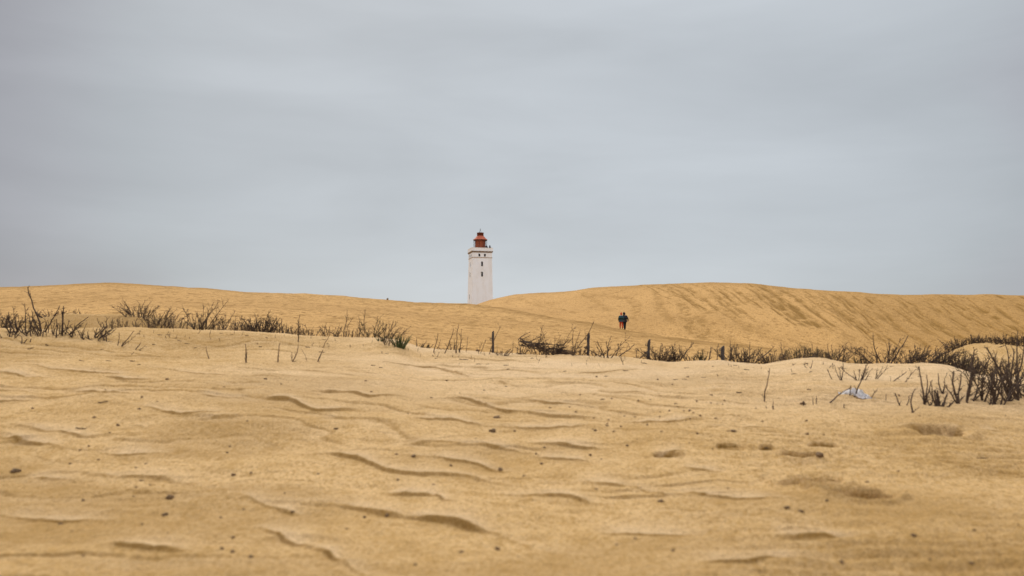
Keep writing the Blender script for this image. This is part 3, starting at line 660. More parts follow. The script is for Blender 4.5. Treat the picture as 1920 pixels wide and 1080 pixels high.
stick(1474, 680, 1464, 641, 'tall crooked stem leaning left at the dip of the right crest', r=.006, nb=6, off=.1, extra=[(1483, 665)])
bush(1506, 676, 56, 22, 'small forked dark shrub on the smooth sand mound', GR, off=.1, n=10, nb=8, foot=.12)
bush(1510, 668, 64, 18, 'olive-green leafy shrub behind the smooth sand mound', off=4, n=60, nb=7, mat=M_olive, foot=.42, seed=3)
bush(1540, 672, 40, 16, 'olive-green low shrub just behind the spiky shrub right of the sand mound', off=3, n=34, nb=7, mat=M_olive)
bush(1566, 681, 64, 34, 'spiky dark shrub right of the smooth sand mound', GR, off=.15, n=26, nb=8, wind=.2)
stick(1520, 691, 1524, 676, 'small curved twig on the smooth sand mound', r=.005, nb=3, extra=[(1508, 684)])
stick(1545, 688, 1562, 681, 'low arching twig on the right slope of the sand mound', r=.004, nb=3)
bush(1612, 680, 50, 14, 'low olive undergrowth between two spiky dark shrubs', off=.8, n=26, nb=6, mat=M_olive)
stick(1632, 688, 1618, 664, 'arching twig leaning left at the crest', r=.006, nb=5, off=.05)
stick(1644, 682, 1637, 624, 'tall upright stem of the tallest shrub on the right crest', r=.0065, nb=8, off=.1, blen=.17)
stick(1665, 688, 1703, 629, 'long thick branch leaning right, tallest of the right crest', r=.010, nb=7, off=0, extra=[(1667, 641)], wob=.02, blen=.2)
bush(1662, 683, 90, 42, 'open spiky shrub around the two tallest stems of the right crest', GR, off=.15, n=26, nb=8, foot=.25)
bush(1730, 688, 80, 42, 'dense windswept shrub leaning right', GR, off=.15, n=36, nb=8, wind=.8, foot=.3)
bush(1712, 684, 50, 34, 'dark fan of stems left of the windswept shrub', GR, off=.3, n=18, nb=8, wind=.5, foot=.2)
bush(1770, 690, 60, 36, 'dark shrub at the top of the sloping crest near the right edge', GR, off=.3, n=26, nb=8, wind=.3)
bush(1800, 698, 70, 40, 'dark shrub half way down the sloping crest near the right edge', GR, off=.3, n=34, nb=8, wind=.2)
bush(1832, 706, 60, 44, 'dark shrub at the low end of the sloping crest near the right edge', GR, off=.2, n=28, nb=8, wind=.1)
bush(1806, 698, 70, 26, 'olive undergrowth behind the sloping crest shrubs', off=.7, n=34, nb=7, mat=M_olive)
stick(1815, 712, 1827, 655, 'thick dark trunk-like stem leaning right in the right-hand thicket', r=.012, nb=8, off=0, wob=.02)
# isolated in sand right
stick(1434, 752, 1443, 690, 'tall slender brown twig standing alone in front of the round dark shrub', r=.0065, nb=4, mat=M_brown, blen=.14)
stick(1448, 768, 1450, 753, 'short forked snag below the tall slender lone twig', r=.006, nb=3, extra=[(1436, 765)])
stick(1505, 760, 1507, 752, 'tiny dark snag in the sand left of the white plastic', r=.008, nb=3)
stick(1578, 713, 1580, 676, 'forked upright twigs in front of the spiky shrub right of the sand mound', extra=[(1564, 683), (1574, 690)], r=.0055, nb=5)
stick(1565, 712, 1551, 693, 'small twig leaning left beside the forked upright twigs', r=.005, nb=2)
bush(1612, 712, 46, 32, 'sparse twig clump uphill of the white plastic', n=8, nb=6, foot=.15)
stick(1637, 711, 1665, 684, 'thin parallel stems leaning right uphill of the white plastic', extra=[(1655, 686), (1645, 690)], r=.005, nb=4)
stick(1598, 744, 1622, 690, 'dark stem leaning right through the white plastic', r=.007, nb=5, wob=.04, blen=.22)
stick(1594, 742, 1595, 722, 'short upright twig in the white plastic', r=.006, nb=1)
stick(1541, 752, 1597, 726, 'long arching branch low over the sand left of the white plastic', r=.007, nb=5, wob=.08, blen=.2)
stick(1624, 745, 1646, 728, 'thin arching twig right of the white plastic', r=.005, nb=2, wob=.1)
stick(1528, 757, 1531, 742, 'small forked twig left of the arching branch', r=.005, nb=2, extra=[(1523, 744)])
stick(1580, 765, 1582, 757, 'tiny stub in the sand below the white plastic', r=.006, nb=3)
stick(1663, 751, 1661, 738, 'thin short stalk between the white plastic and the right-hand thicket', r=.004, nb=0)
stick(1655, 715, 1700, 697, 'low branch arching right above the white plastic', r=.006, nb=6, wob=.08)
stick(1688, 717, 1718, 692, 'long thin branch arching right near the double stem', r=.005, nb=6, wob=.08)
stick(1695, 760, 1678, 737, 'dark twig leaning left with a long side branch before the right-hand thicket', r=.007, nb=4, extra=[(1704, 742)])
stick(1708, 773, 1716, 729, 'nearest leaning stem at the left of the right-hand thicket', r=.0075, nb=3, wob=.07)
stick(1733, 758, 1722, 687, 'tall double stem at the left of the right-hand thicket', extra=[(1737, 705), (1748, 712)], r=.0085, nb=6, wob=.03, blen=.25)
bush(1756, 762, 50, 30, 'low dark stubby clump in front of the right-hand thicket', n=12, nb=6, r=.008)
stick(1770, 738, 1759, 700, 'forked stem behind the low dark stubby clump', extra=[(1771, 708)], r=.007, nb=5)
stick(1752, 752, 1744, 715, 'thin crooked stem behind the low dark stubby clump, left', r=.006, nb=4)
# right-hand thicket, front
GT = 'shrubs of the thicket at the right edge'
stick(1798, 757, 1788, 696, 'double trunk at the left of the right-hand thicket, twigs arching left', extra=[(1802, 700), (1772, 722)], r=.011, nb=8, wob=.05, name='bare_shrub', cat='shrub')
stick(1811, 754, 1822, 664, 'tallest straight trunk of the right-hand thicket', extra=[(1828, 690)], r=.010, nb=9, wob=.02, name='bare_shrub', cat='shrub')
stick(1820, 750, 1850, 702, 'stems fanning right from beside the tallest straight trunk', extra=[(1836, 706), (1862, 716)], r=.008, nb=8, name='bare_shrub', cat='shrub')
stick(1841, 751, 1841, 700, 'upright trunk with a wide crown in the middle of the right-hand thicket', extra=[(1870, 690), (1815, 690)], r=.010, nb=10, name='bare_shrub', cat='shrub')
bush(1862, 755, 74, 90, 'large bare shrub right of the middle of the right-hand thicket', GT, n=7, nb=9, r=.008, foot=.2)
bush(1890, 750, 80, 110, 'largest dark bare shrub near the right edge of the photo', GT, n=9, nb=7, r=.009, foot=.3, seed=3)
bush(1925, 750, 80, 120, 'dark bare shrub cut by the right edge of the photo', GT, n=10, nb=7, r=.009, foot=.3)
bush(1900, 735, 90, 82, 'tangled shrub behind the largest shrub near the right edge', GT, n=9, nb=7, r=.005)
bush(1870, 728, 70, 66, 'tangled shrub behind the large shrub right of the middle of the thicket', GT, n=9, nb=8, r=.005)
bush(1838, 726, 70, 54, 'tangled dark shrub behind the upright trunk with a wide crown', GT, n=8, nb=8, r=.005)
bush(1885, 722, 80, 52, 'olive undergrowth inside the thicket at the right edge', n=16, nb=8, mat=M_olive, r=.003)
stick(1900, 700, 1885, 645, 'long branch leaning left above the thicket at the right edge', r=.008, nb=6, off=.3)
# the thicket goes on beyond the edge
for i, (x, h) in enumerate([(1990, 90), (2060, 70)]): bush(x, 745, 90, h, 'bare shrub standing beyond the right edge of the photo, ' + ('nearer one' if i == 0 else 'farther one'), None, n=9, nb=7, r=.008, foot=.3)
# mound shrubs
GM = 'dark rounded shrubs on the mound at the right edge'
bush(1795, 655, 44, 20, 'leftmost dark rounded shrub on the sand mound behind the right-hand thicket', GM, off=7, n=70, nb=7, wind=.3, foot=.4, r=.004)
bush(1834, 645, 38, 18, 'middle dark rounded shrub on the sand mound behind the right-hand thicket', GM, off=7, n=60, nb=7, foot=.4, r=.004)
bush(1888, 650, 80, 22, 'widest dark rounded shrub on the sand mound behind the right-hand thicket', GM, off=7, n=110, nb=7, foot=.42, r=.004)
bush(1940, 650, 50, 22, 'dark rounded shrub on the sand mound cut by the right edge', GM, off=7, n=60, nb=7, foot=.4, r=.004)
stick(1852, 654, 1885, 648, 'dead branch lying on the sand mound at the foot of the widest rounded shrub', off=6.3, r=.01, nb=4)

# ---- short stalks scattered in front of the crest
rr = random.Random(99)
GS = 'short dead twigs poking from the sand below the crest'
cnt = 0
for i in range(90):
    px = rr.uniform(10, 1915); c = float(np.interp(px, U, pc)); py = c + 3 + abs(rr.gauss(0, 12))
    if 1230 < px < 1330: continue
    hh = rr.uniform(3, 9); r_ = random.Random(i)
    lab = 'short dead twig below the crest, ' + ('left of the green grass tuft' if px < 745 else 'between the green grass tuft and the second fence stake' if px < 1100 else 'between the second fence stake and the white plastic' if px < 1600 else 'right of the white plastic')
    stick(px, py, px + rr.uniform(-7, 9), py - hh, lab, GS + (' on the left' if px < 745 else ' in the centre' if px < 1100 else ' right of centre' if px < 1600 else ' at the right'), r=.0035, nb=rr.choice([1, 2, 4]), mat=rr.choice([M_twig, M_brown, M_brown]), seed=i, name='dead_twig')

# ---- lying sticks
GL = 'dark sticks lying flat on the sand'
def lying(px, py, ln, label, group=GL, r=.006, ang=None, mat=None):
    rr2 = random.Random(int(px + py * 3)); b = base_point(px, py, None); mb = MB(); a = ang if ang is not None else rr2.uniform(-.3, .3)
    d = Vector((math.cos(a), math.sin(a), 0)) * ln * b.y / F; pts = []
    n = 5
    for i in range(n + 1):
        p = b + d * (i / n - .5) + Vector((rr2.uniform(-.01, .01), rr2.uniform(-.01, .01), 0)); p.z = ground_z(p.x, p.y) + r * .6; pts.append(p - b)
    mb.tube(pts, [r, r * 1.1, r, r * .9, r * .7, r * .4], 5)
    o = mb.build('lying_stick', mat or M_brown); o.location = b; return tag(o, label, 'stick', group)
for i in range(70):
    px = rr.uniform(5, 1900); c = float(np.interp(px, U, pc)); py = c + 4 + abs(rr.gauss(0, 16)) + (0 if rr.random() < .7 else rr.uniform(0, 60))
    lying(px, py, rr.uniform(4, 11), 'small dark stick lying flat on the sand below the crest, ' + ('left of the lighthouse' if px < 875 else 'right of the lighthouse'), GL + (' left' if px < 875 else ' right'), r=rr.uniform(.003, .006))
lying(195, 754, 18, 'thin stick lying on the sand at the left, below the crest by a long way', None, r=.005)
lying(152, 804, 16, 'thin stick lying flat in the left middle distance of the sand', None, r=.005)
lying(1842, 860, 18, 'thin stick lying flat on rippled sand near the right edge', None, r=.004)

# ---- clods and pebbles
def clod(px, py, size, label, group, seed):
    r_ = random.Random(seed); b = base_point(px, py, None); s = size * b.y / F
    bm = bmesh.new(); bmesh.ops.create_icosphere(bm, subdivisions=2, radius=1)
    sx, sy, sz = s * r_.uniform(.4, .8), s * r_.uniform(.35, .7), s * r_.uniform(.22, .45)
    for v in bm.verts:
        q = 1 + .9 * mnoise.noise(v.co * 1.4 + Vector((seed, 0, 0))) + .45 * mnoise.noise(v.co * 4 + Vector((0, seed, 0)))
        v.co = Vector((v.co.x * sx * q, v.co.y * sy * q, v.co.z * sz * q))
    o = from_bm('sand_clod', bm, M_clod, smooth=True); o.location = b + Vector((0, 0, sz * .35)); o.rotation_euler.z = r_.uniform(0, 6)
    return tag(o, label, 'clod', group)
big = [(29, 885, 15, 'large dark tattered clod near the left edge of the foreground'), (932, 784, 14, 'black three-cornered clod in pale sand below right of the lighthouse'), (1176, 836, 9, 'round black clod at the end of a dark streak in the sand'), (1239, 941, 14, 'blackest clod of the right-centre foreground, alone'), (1537, 855, 15, 'black clod beside the uppermost hollow in the sand at the right'),
       (319, 934, 20, 'long brown clod below the leftmost long wind-cut edge'), (1505, 757, 10, 'dark clod in the sand left of the arching branch'), (1714, 1005, 10, 'dark clod low in the right foreground'), (924, 809, 14, 'flat grey-brown clod just below the black three-cornered clod'), (1375, 809, 12, 'flat dark clod below the tall slender lone twig'), (221, 798, 8, 'small round black clod at the left end of a short wind-cut edge'),
       (426, 849, 8, 'round black clod in the left-centre foreground'), (1550, 939, 8, 'small dark clod between the two big footprints'), (895, 650, 10, 'dark lump on the crest below the lighthouse'), (977, 648, 12, 'black lump in the left end of the brush heap')]
for i, (x, y, s, lab) in enumerate(big):
    o = clod(x, y, s * .8, lab, None, 500 + i)
spots = [(185, 862), (132, 870), (266, 901), (255, 914), (156, 939), (309, 966), (437, 891), (457, 956), (274, 870), (255, 877), (437, 1008), (416, 1029), (436, 1035), (470, 1045), (156, 1043), (113, 983), (548, 960), (630, 805), (527, 720), (498, 711), (313, 712), (266, 745), (261, 767), (177, 783),
 (809, 746), (838, 714), (949, 725), (696, 735), (965, 809), (1116, 808), (1151, 809), (1107, 854), (1128, 861), (1015, 870), (939, 882), (775, 856), (743, 852), (845, 873), (813, 909), (746, 900), (1118, 917), (1191, 1010), (1156, 1022), (1262, 1033), (932, 1030), (865, 1035), (779, 1059), (726, 967), (683, 971), (650, 992),
 (1449, 763), (1512, 789), (1437, 841), (1502, 959), (1476, 953), (1626, 904), (1684, 884), (1743, 1049), (1822, 1057), (1579, 1055), (1513, 814)]
def zone(x, y):
    return ('left' if x < 640 else 'centre' if x < 1280 else 'right')
for i, (x, y) in enumerate(spots):
    z_ = zone(x, y); clod(x, y, 2.6 + 3.2 * rr.random() + (y - 700) * .008, 'small dark clod lying loose on the open sand, %s third of the foreground' % z_, 'small clods on the sand, ' + z_, i)
for i in range(90):
    x = rr.uniform(0, 1920); y = rr.uniform(690, 1075); 
    if rr.random() < .5: x = rr.gauss(1270, 110); y = rr.gauss(780, 32)
    if y < float(np.interp(x, U, pc)) + 15: continue
    z_ = zone(x, y); clod(x, y, rr.uniform(2.2, 4.6), 'tiny brown sand crumb, %s third of the foreground' % z_, 'tiny crumbs on the sand, ' + z_, 1000 + i)

# ------------------------------------------------------------------ fence stakes
def stake(px, pyb, pyt, off, label, wpx=5, lean=0.0, nails=2):
    b = base_point(px, pyb, off); top = p_at(px + lean, pyt, b.y); h = top.z - b.z
    w_ = wpx * b.y / F; root = empty('fence_stake', b)
    bm = bmesh.new(); n = 8
    prev = None
    rr_ = random.Random(int(px))
    for i in range(n + 1):
        q = i / n; z = -.08 + (h + .08) * q; cx = (top.x - b.x) * q + rr_.uniform(-.002, .002); hw = w_ * .5 * (1 + .08 * math.sin(i * 2.1)) * (.93 if i == n else 1)
        ring = [bm.verts.new((cx + sx * hw * (1 if abs(sy) < .9 else .78), sy * hw, z + (.012 * sx if i == n else 0))) for sx, sy in ((-1, -.6), (-.6, -1), (.6, -1), (1, -.6), (1, .6), (.6, 1), (-.6, 1), (-1, .6))]
        if prev:
            for k_ in range(8): bm.faces.new((prev[k_], prev[(k_ + 1) % 8], ring[(k_ + 1) % 8], ring[k_]))
        prev = ring
    bm.faces.new(prev)
    from_bm('post', bm, M_wood, root)
    for j in range(nails):
        mb = MB(); zz = h * (.35 + .4 * j / max(1, nails - 1)); x0 = (top.x - b.x) * zz / h - w_ * .5
        a = [Vector((x0 - .014 + .016 * math.cos(t_), -.008 + .0, zz + .013 * math.sin(t_))) for t_ in np.linspace(0, 2 * math.pi, 9)]
        mb.tube(a, [.006] * 9, 5, False); mb.build('wire_loop', M_wood, root)
    tag(root, label, 'fence stake', 'weathered stakes of a buried fence along the crest')
stake(924.5, 664, 621, 1.0, 'weathered fence stake furthest left, just right below the lighthouse', 4.2)
stake(1102, 666, 625, .1, 'dark weathered fence stake with a fan-shaped shrub on its right', 5, 1.5)
stake(1214.5, 676, 637, .1, 'leaning dark fence stake beside the dense dark tangle', 5, 2.5)
stake(1355, 680, 649.5, .05, 'lowest, nearly buried fence stake furthest right among spiky shrubs', 6, 0)

# ------------------------------------------------------------------ white plastic
M_plastic = material('white_plastic_sheet', (.93, .90, .86), .9, 30, (.78, .76, .74), bump=.004, bscale=60)
def plastic():
    b = hit(1606, 742); bm = bmesh.new(); nx, ny = 40, 14; s = b.y / F; g = {}
    for i in range(nx + 1):
        for j in range(ny + 1):
            u = i / nx * 2 - 1; v = j / ny * 2 - 1
            hw = (.55 + .45 * math.cos(u * 1.3)) * (.8 + .5 * mnoise.noise(Vector((u * 3, 5, 0))))
            x = u * 24 * s + .01 * mnoise.noise(Vector((u * 6, v * 6, 3))); y = v * .085 * hw - u * .13 + .02 * mnoise.noise(Vector((u * 4, v * 4, 9)))
            z = ground_z(b.x + x, b.y + y) - b.z + .006 + max(0, (1 - u * u) * (.040 + .07 * mnoise.noise(Vector((u * 4.2, v * 2.5, 1))) + .035 * mnoise.noise(Vector((u * 11, v * 7, 2))))) * (1 - v * v * .7)
            g[i, j] = bm.verts.new((x, y, z))
    for i in range(nx):
        for j in range(ny): bm.faces.new((g[i, j], g[i + 1, j], g[i + 1, j + 1], g[i, j + 1]))
    bmesh.ops.solidify(bm, geom=bm.faces[:], thickness=.0015)
    o = from_bm('plastic_sheet', bm, M_plastic, smooth=True); o.location = b
    tag(o, 'crumpled white plastic sheet half buried in sand at the right', 'plastic sheet')
plastic()

# ------------------------------------------------------------------ lighthouse
M_white = material('weathered_whitewash', (.87, .91, .91), .85, .9, (.76, .76, .71), bump=.02, bscale=3, stretch=(1, 1, .35), lo=.45, hi=.8)
M_trim = material('stained_trim', (.55, .47, .37), .9, 1.5, (.36, .27, .19))
M_dark = material('dark_opening', (.012, .012, .012), .8)
M_corn = material('grimy_cornice', (.16, .13, .10), .9, 2, (.32, .26, .2))
M_rust = material('rusty_red_iron', (.42, .11, .042), .7, 1.6, (.27, .07, .03), stretch=(2, 2, .6))
M_roof = material('faded_red_roof', (.52, .15, .075), .7, 1.2, (.40, .10, .05))
M_drum = material('dark_rust_iron', (.085, .035, .025), .8, 2, (.20, .06, .035))
M_iron = material('dark_iron', (.04, .03, .03), .8)
LX = tx(900.4, 500) * 280; base_z = 15.0
LH = empty('lighthouse', (LX, 280, base_z), R(13.8)); tag(LH, 'tall square white lighthouse with a rusty red lantern rising behind the dunes', 'lighthouse')
def lz(py): return EYE + float(tz(py)) * 280 - base_z
def zc_(yz): return lz(420 + yz / 6.75)
def frustum(w0, w1, z0, z1, name, mat, nz_=1):
    bm = bmesh.new(); rings = []
    for i in range(nz_ + 1):
        q = i / nz_; w_ = w0 + (w1 - w0) * q; z = z0 + (z1 - z0) * q
        rings.append([bm.verts.new((sx * w_ / 2, sy * w_ / 2, z)) for sx, sy in ((-1, -1), (1, -1), (1, 1), (-1, 1))])
    for a, b in zip(rings[:-1], rings[1:]):
        for k_ in range(4): bm.faces.new((a[k_], a[(k_ + 1) % 4], b[(k_ + 1) % 4], b[k_]))
    bm.faces.new(rings[-1]); bm.faces.new(rings[0][::-1])
    bmesh.ops.bevel(bm, geom=[e for e in bm.edges], offset=.03, segments=1, affect='EDGES')
    return from_bm(name, bm, mat, LH)
zs = zc_(440); W_top = 5.58; W_bot = 6.35
frustum(W_bot, W_top, -3, zs, 'tower_wall', M_white, 4)
wall_w = lambda z: W_bot + (W_top - W_bot) * (z + 3) / (zs + 3)
frustum(W_top + .22, W_top + .22, zs, zs + .14, 'string_course', M_trim)
z_c0 = zc_(376)
frustum(W_top + .06, W_top + .06, zs + .14, z_c0, 'upper_wall', M_white)
z_c1 = zc_(357)
frustum(W_top + .16, W_top + .62, z_c0, z_c1, 'cornice', M_corn)
z_p1 = zc_(318)
def parapet():
    bm = bmesh.new(); w_ = W_top + .42; t_ = .28
    def ring(w, z): return [bm.verts.new((sx * w / 2, sy * w / 2, z)) for sx, sy in ((-1, -1), (1, -1), (1, 1), (-1, 1))]
    a, b, c, d = ring(w_, z_c1), ring(w_, z_p1), ring(w_ - 2 * t_, z_p1), ring(w_ - 2 * t_, z_c1 + .1)
    for p, q in ((a, b), (b, c), (c, d)):
        for k_ in range(4): bm.faces.new((p[k_], p[(k_ + 1) % 4], q[(k_ + 1) % 4], q[k_]))
    bm.faces.new(d); bm.faces.new(a[::-1])
    from_bm('parapet', bm, M_white, LH)
    mb = MB(); w2 = w_ + .10; 
    for s_ in (-1, 1):
        mb.box((0, s_ * (w_ / 2 - t_ / 2), z_p1 + .04), (w2, t_ + .1, .08)); mb.box((s_ * (w_ / 2 - t_ / 2), 0, z_p1 + .0415), (t_ + .1, w2 - 2 * t_ - .14, .08))
    mb.build('parapet_cap', M_white, LH)
parapet()
deck = z_c1 + .1
# windows: (face, horizontal offset m, z centre, width, height)
def window(face, u, zc0, w_, h_):
    z = zc0; d = wall_w(z) / 2 if z < zs else (W_top + .06) / 2
    ang = {'front': 0, 'left': -math.pi / 2, 'right': math.pi / 2, 'back': math.pi}[face]
    M = Matrix.Rotation(ang, 4, 'Z') @ Matrix.Translation((u, -d, z))
    mb = MB(); f = .09; pr = .10
    R3 = M.to_3x3()
    for cx, cz, ww, hh in ((0, h_ / 2 + f / 2, w_ + 2 * f, f), (0, -h_ / 2 - f / 2, w_ + 2 * f + .1, f), (-w_ / 2 - f / 2, 0, f, h_), (w_ / 2 + f / 2, 0, f, h_)):
        mb.box(M @ Vector((cx, 0, cz)), (ww, pr, hh), R3)
    o = mb.build('window', M_white, LH)
    mb = MB(); mb.box(M @ Vector((0, 0, 0)), (w_, .06, h_), R3); mb.build('opening', M_dark, o)
    o['kind'] = 'part' if False else 'part'; del o['kind']
s_ = 280 / F / 6.75
front_c = 372
for face in ('front', 'left'):
    for y0, y1 in ((488, 547), (617, 676)): window(face, -.08, (zc_(y0) + zc_(y1)) / 2, .5, 1.3)
    for u in ((-.86, .72) if face == 'front' else (-1.5, 0, 1.5)): window(face, u, (zc_(392) + zc_(424)) / 2, .52, .74)
window('left', -.05, (zc_(895) + zc_(957)) / 2, .5, 1.35)
for face in ('right', 'back'):
    for y0, y1 in ((488, 547), (617, 676)): window(face, 0, (zc_(y0) + zc_(y1)) / 2, .5, 1.3)
# lantern
def lathe(prof, name, mat, parent=LH, seg_=32, smooth=True):
    bm = bmesh.new(); rings = []
    for r_, z in prof: rings.append([bm.verts.new((r_ * math.cos(2 * math.pi * k_ / seg_), r_ * math.sin(2 * math.pi * k_ / seg_), z)) for k_ in range(seg_)])
    for a, b in zip(rings[:-1], rings[1:]):
        for k_ in range(seg_): bm.faces.new((a[k_], a[(k_ + 1) % seg_], b[(k_ + 1) % seg_], b[k_]))
    bm.faces.new(rings[-1]); bm.faces.new(rings[0][::-1])
    return from_bm(name, bm, mat, parent, smooth)
ze = zc_(200)
lant = lathe([(1.40, deck), (1.40, ze + .05)], 'lantern_drum', M_rust, seg_=24, smooth=False)
lathe([(2.02, ze - .10), (2.06, ze - .03), (2.0, ze + .03), (1.5, ze + .45), (1.15, zc_(160)), (.95, zc_(152))], 'roof', M_roof)
lathe([(1.95, ze - .22), (2.0, ze - .101)], 'eave_ring', M_iron)
lathe([(.94, zc_(153)), (.94, zc_(119)), (1.0, zc_(118)), (1.0, zc_(112)), (.2, zc_(111))], 'roof_drum', M_drum)
for k_ in range(8):
    a = math.pi / 8 + k_ * math.pi / 4; mb = MB()
    mb.tube([Vector((1.86 * math.cos(a), 1.86 * math.sin(a), deck)), Vector((1.86 * math.cos(a), 1.86 * math.sin(a), ze - .2))], [.055, .055], 6); mb.build('lantern_post', M_iron, LH)
mb = MB()
for k_ in range(4):
    a = k_ * math.pi / 2 + .5; mb.tube([Vector((.42 * math.cos(a), .42 * math.sin(a), zc_(112))), Vector((.06 * math.cos(a), .06 * math.sin(a), zc_(82)))], [.035, .03], 5)
mb.tube([Vector((0, 0, zc_(88))), Vector((0, 0, zc_(60)))], [.07, .05], 6); mb.tube([Vector((-.22, 0, zc_(66))), Vector((.22, 0, zc_(64)))], [.05, .03], 5)
mb.build('finial', M_iron, LH)
mb = MB()
for k_ in range(24):
    a0 = 2 * math.pi * k_ / 24; mb.tube([Vector((1.415 * math.cos(a0), 1.415 * math.sin(a0), deck)), Vector((1.415 * math.cos(a0), 1.415 * math.sin(a0), ze))], [.03, .03], 4)
mb.build('drum_ribs', M_drum, lant)

# ------------------------------------------------------------------ people
def skin_obj(name, verts, edges, radii, mat, parent, root=0, sub=1):
    me = bpy.data.meshes.new(name); me.from_pydata(verts, edges, []); me.update(); o = link(name, me, mat, parent)
    m = o.modifiers.new('skin', 'SKIN'); m.use_smooth_shade = True
    lay = me.skin_vertices[0].data if me.skin_vertices else None
    if lay is None:
        bm = bmesh.new(); bm.from_mesh(me); bm.verts.layers.skin.verify(); bm.to_mesh(me); bm.free(); lay = me.skin_vertices[0].data
    for i, r_ in enumerate(radii):
        lay[i].radius = (r_ if isinstance(r_, tuple) else (r_, r_)); lay[i].use_root = (i == root)
    s = o.modifiers.new('sub', 'SUBSURF'); s.levels = sub; s.render_levels = sub
    return o
M_skin = material('skin', (.48, .28, .2), .6)
def person(loc, rz, label, jacket, trousers, hat, hatkind, h=1.75, step=.14, arms=((.05, -.02), (-.05, -.02)), headside=0., shoe=None, group=None, arm_pose=None, lean=0.):
    root = empty('person', loc, rz); tag(root, label, 'person', group)
    k_ = h / 1.75
    V = []; E = []; Rr = []
    def a(p, r_, par=None):
        V.append((p[0] * k_, p[1] * k_, p[2] * k_)); Rr.append(tuple(q * k_ for q in r_) if isinstance(r_, tuple) else r_ * k_)
        if par is not None: E.append((par, len(V) - 1))
        return len(V) - 1
    # faces -y ; x to the side
    pel = a((0, 0, .95), (.155, .11)); wa = a((0, -.01 - lean * .3, 1.12), (.14, .10), pel); ch = a((0, -.01 - lean * .7, 1.32), (.165, .115), wa); sh = a((0, -lean, 1.44), (.12, .08), ch)
    ne = a((0, -.01 - lean, 1.51), .052, sh); hd = a((headside * .5, -.025 - lean, 1.60), (.072, .085), ne); ht = a((headside, -.015 - lean, 1.70), (.07, .085), hd)
    no = a((headside * .6, -.125 - lean, 1.60), .012, hd)
    legs = []
    for s2, st in ((-1, step), (1, -step)):
        hip = a((s2 * .09, 0, .88), .088, pel); kn = a((s2 * .10, -st * .5 - .02, .50), .058, hip); an = a((s2 * .10, -st + .02, .10), .038, kn); hl = a((s2 * .10, -st, .045), .04, an); to = a((s2 * .11, -st - .17, .03), .032, hl)
        legs.append([(s2 * .09, 0, .90), (s2 * .10, -st * .5 - .02, .50), (s2 * .10, -st + .02, .10)])
    armj = []
    for s2, i_ in ((-1, 0), (1, 1)):
        if arm_pose and arm_pose[i_]: el, wr = arm_pose[i_]
        else: el = (s2 * .27, .02 + arms[i_][0] * .5, 1.16); wr = (s2 * .28, -.04 + arms[i_][0] * 2, .93)
        s0 = a((s2 * .18, -lean, 1.42), .055, sh); e0 = a(el, .042, s0); w0 = a(wr, .028, e0)
        d = (Vector(wr) - Vector(el)).normalized(); pm = Vector(wr) + d * .05; p0 = a(tuple(pm), (.038, .018), w0)
        armj.append([(s2 * .18, -lean, 1.42), el, wr])
        side = d.cross(Vector((s2, 0, 0)));
        if side.length < .1: side = Vector((0, 1, 0))
        side.normalize(); inn = Vector((-s2, 0, 0))
        for f_, ln in ((-1.5, .065), (-.5, .08), (.5, .085), (1.5, .07)):
            k0 = pm + d * .05 + side * f_ * .019; f0 = a(tuple(k0), .009, p0); f1 = a(tuple(k0 + d * ln * .5 + inn * .012), .0085, f0); a(tuple(k0 + d * ln * .85 + inn * .035), .007, f1)
        t0 = pm - side * .036; tt_ = a(tuple(t0 - d * .01), .011, p0); a(tuple(t0 + d * .035 - side * .015 + inn * .01), .009, tt_)
    skin_obj('body', V, E, Rr, M_skin, root, 0, 1)
    # trousers
    V = []; E = []; Rr = []
    pel = a((0, 0, .98), (.165, .125))
    for lg in legs:
        h0 = a(lg[0], .115, pel); k0 = a(lg[1], .088, h0); a((lg[2][0], lg[2][1], .12), .072, k0)
    skin_obj('trousers', V, E, Rr, trousers, root)
    # jacket
    V = []; E = []; Rr = []
    hem = a((0, 0, .80), (.235, .19)); j1 = a((0, -.01, 1.0), (.25, .20), hem); j2 = a((0, .0 - lean * .6, 1.22), (.245, .20), j1); j3 = a((0, -.0 - lean, 1.40), (.20, .16), j2); a((0, -.005 - lean, 1.49), (.10, .10), j3)
    for am_ in armj:
        s0 = a((am_[0][0] * 1.05, am_[0][1], 1.40), .078, j3); e0 = a(am_[1], .075, s0); a(am_[2], .058, e0)
    skin_obj('jacket', V, E, Rr, jacket, root, 1)
    # boots
    for lg in legs:
        V = []; E = []; Rr = []; x, y = lg[2][0], lg[2][1]
        b0 = a((x, y, .16), .052); b1 = a((x, y, .055), .052, b0); a((x * 1.05, y - .19, .045), .042, b1); skin_obj('boot', V, E, Rr, shoe or M_iron, root)
    # hat or hood
    bm = bmesh.new(); bmesh.ops.create_uvsphere(bm, u_segments=16, v_segments=12, radius=1)
    if hatkind == 'hat':
        for v in bm.verts: v.co = Vector((v.co.x * .105, v.co.y * .118, max(v.co.z, -.35) * .15))
        for v in bm.verts: v.co += Vector((headside, -.01 - lean, 1.655)); v.co *= k_
        from_bm('hat', bm, hat, root, True)
        bm = bmesh.new(); bmesh.ops.create_icosphere(bm, subdivisions=2, radius=.035 * k_)
        for v in bm.verts: v.co += Vector((headside, -.01 - lean, 1.80)) * k_
        from_bm('pompom', bm, hat, root, True)
    else:
        for v in bm.verts: v.co = Vector((v.co.x * .135, v.co.y * .14 + .02, v.co.z * .17))
        for v in bm.verts: v.co += Vector((headside * .9, -.0 - lean, 1.625)); v.co *= k_
        from_bm('hood' if hatkind == 'hood' else 'hair', bm, hat, root, True)
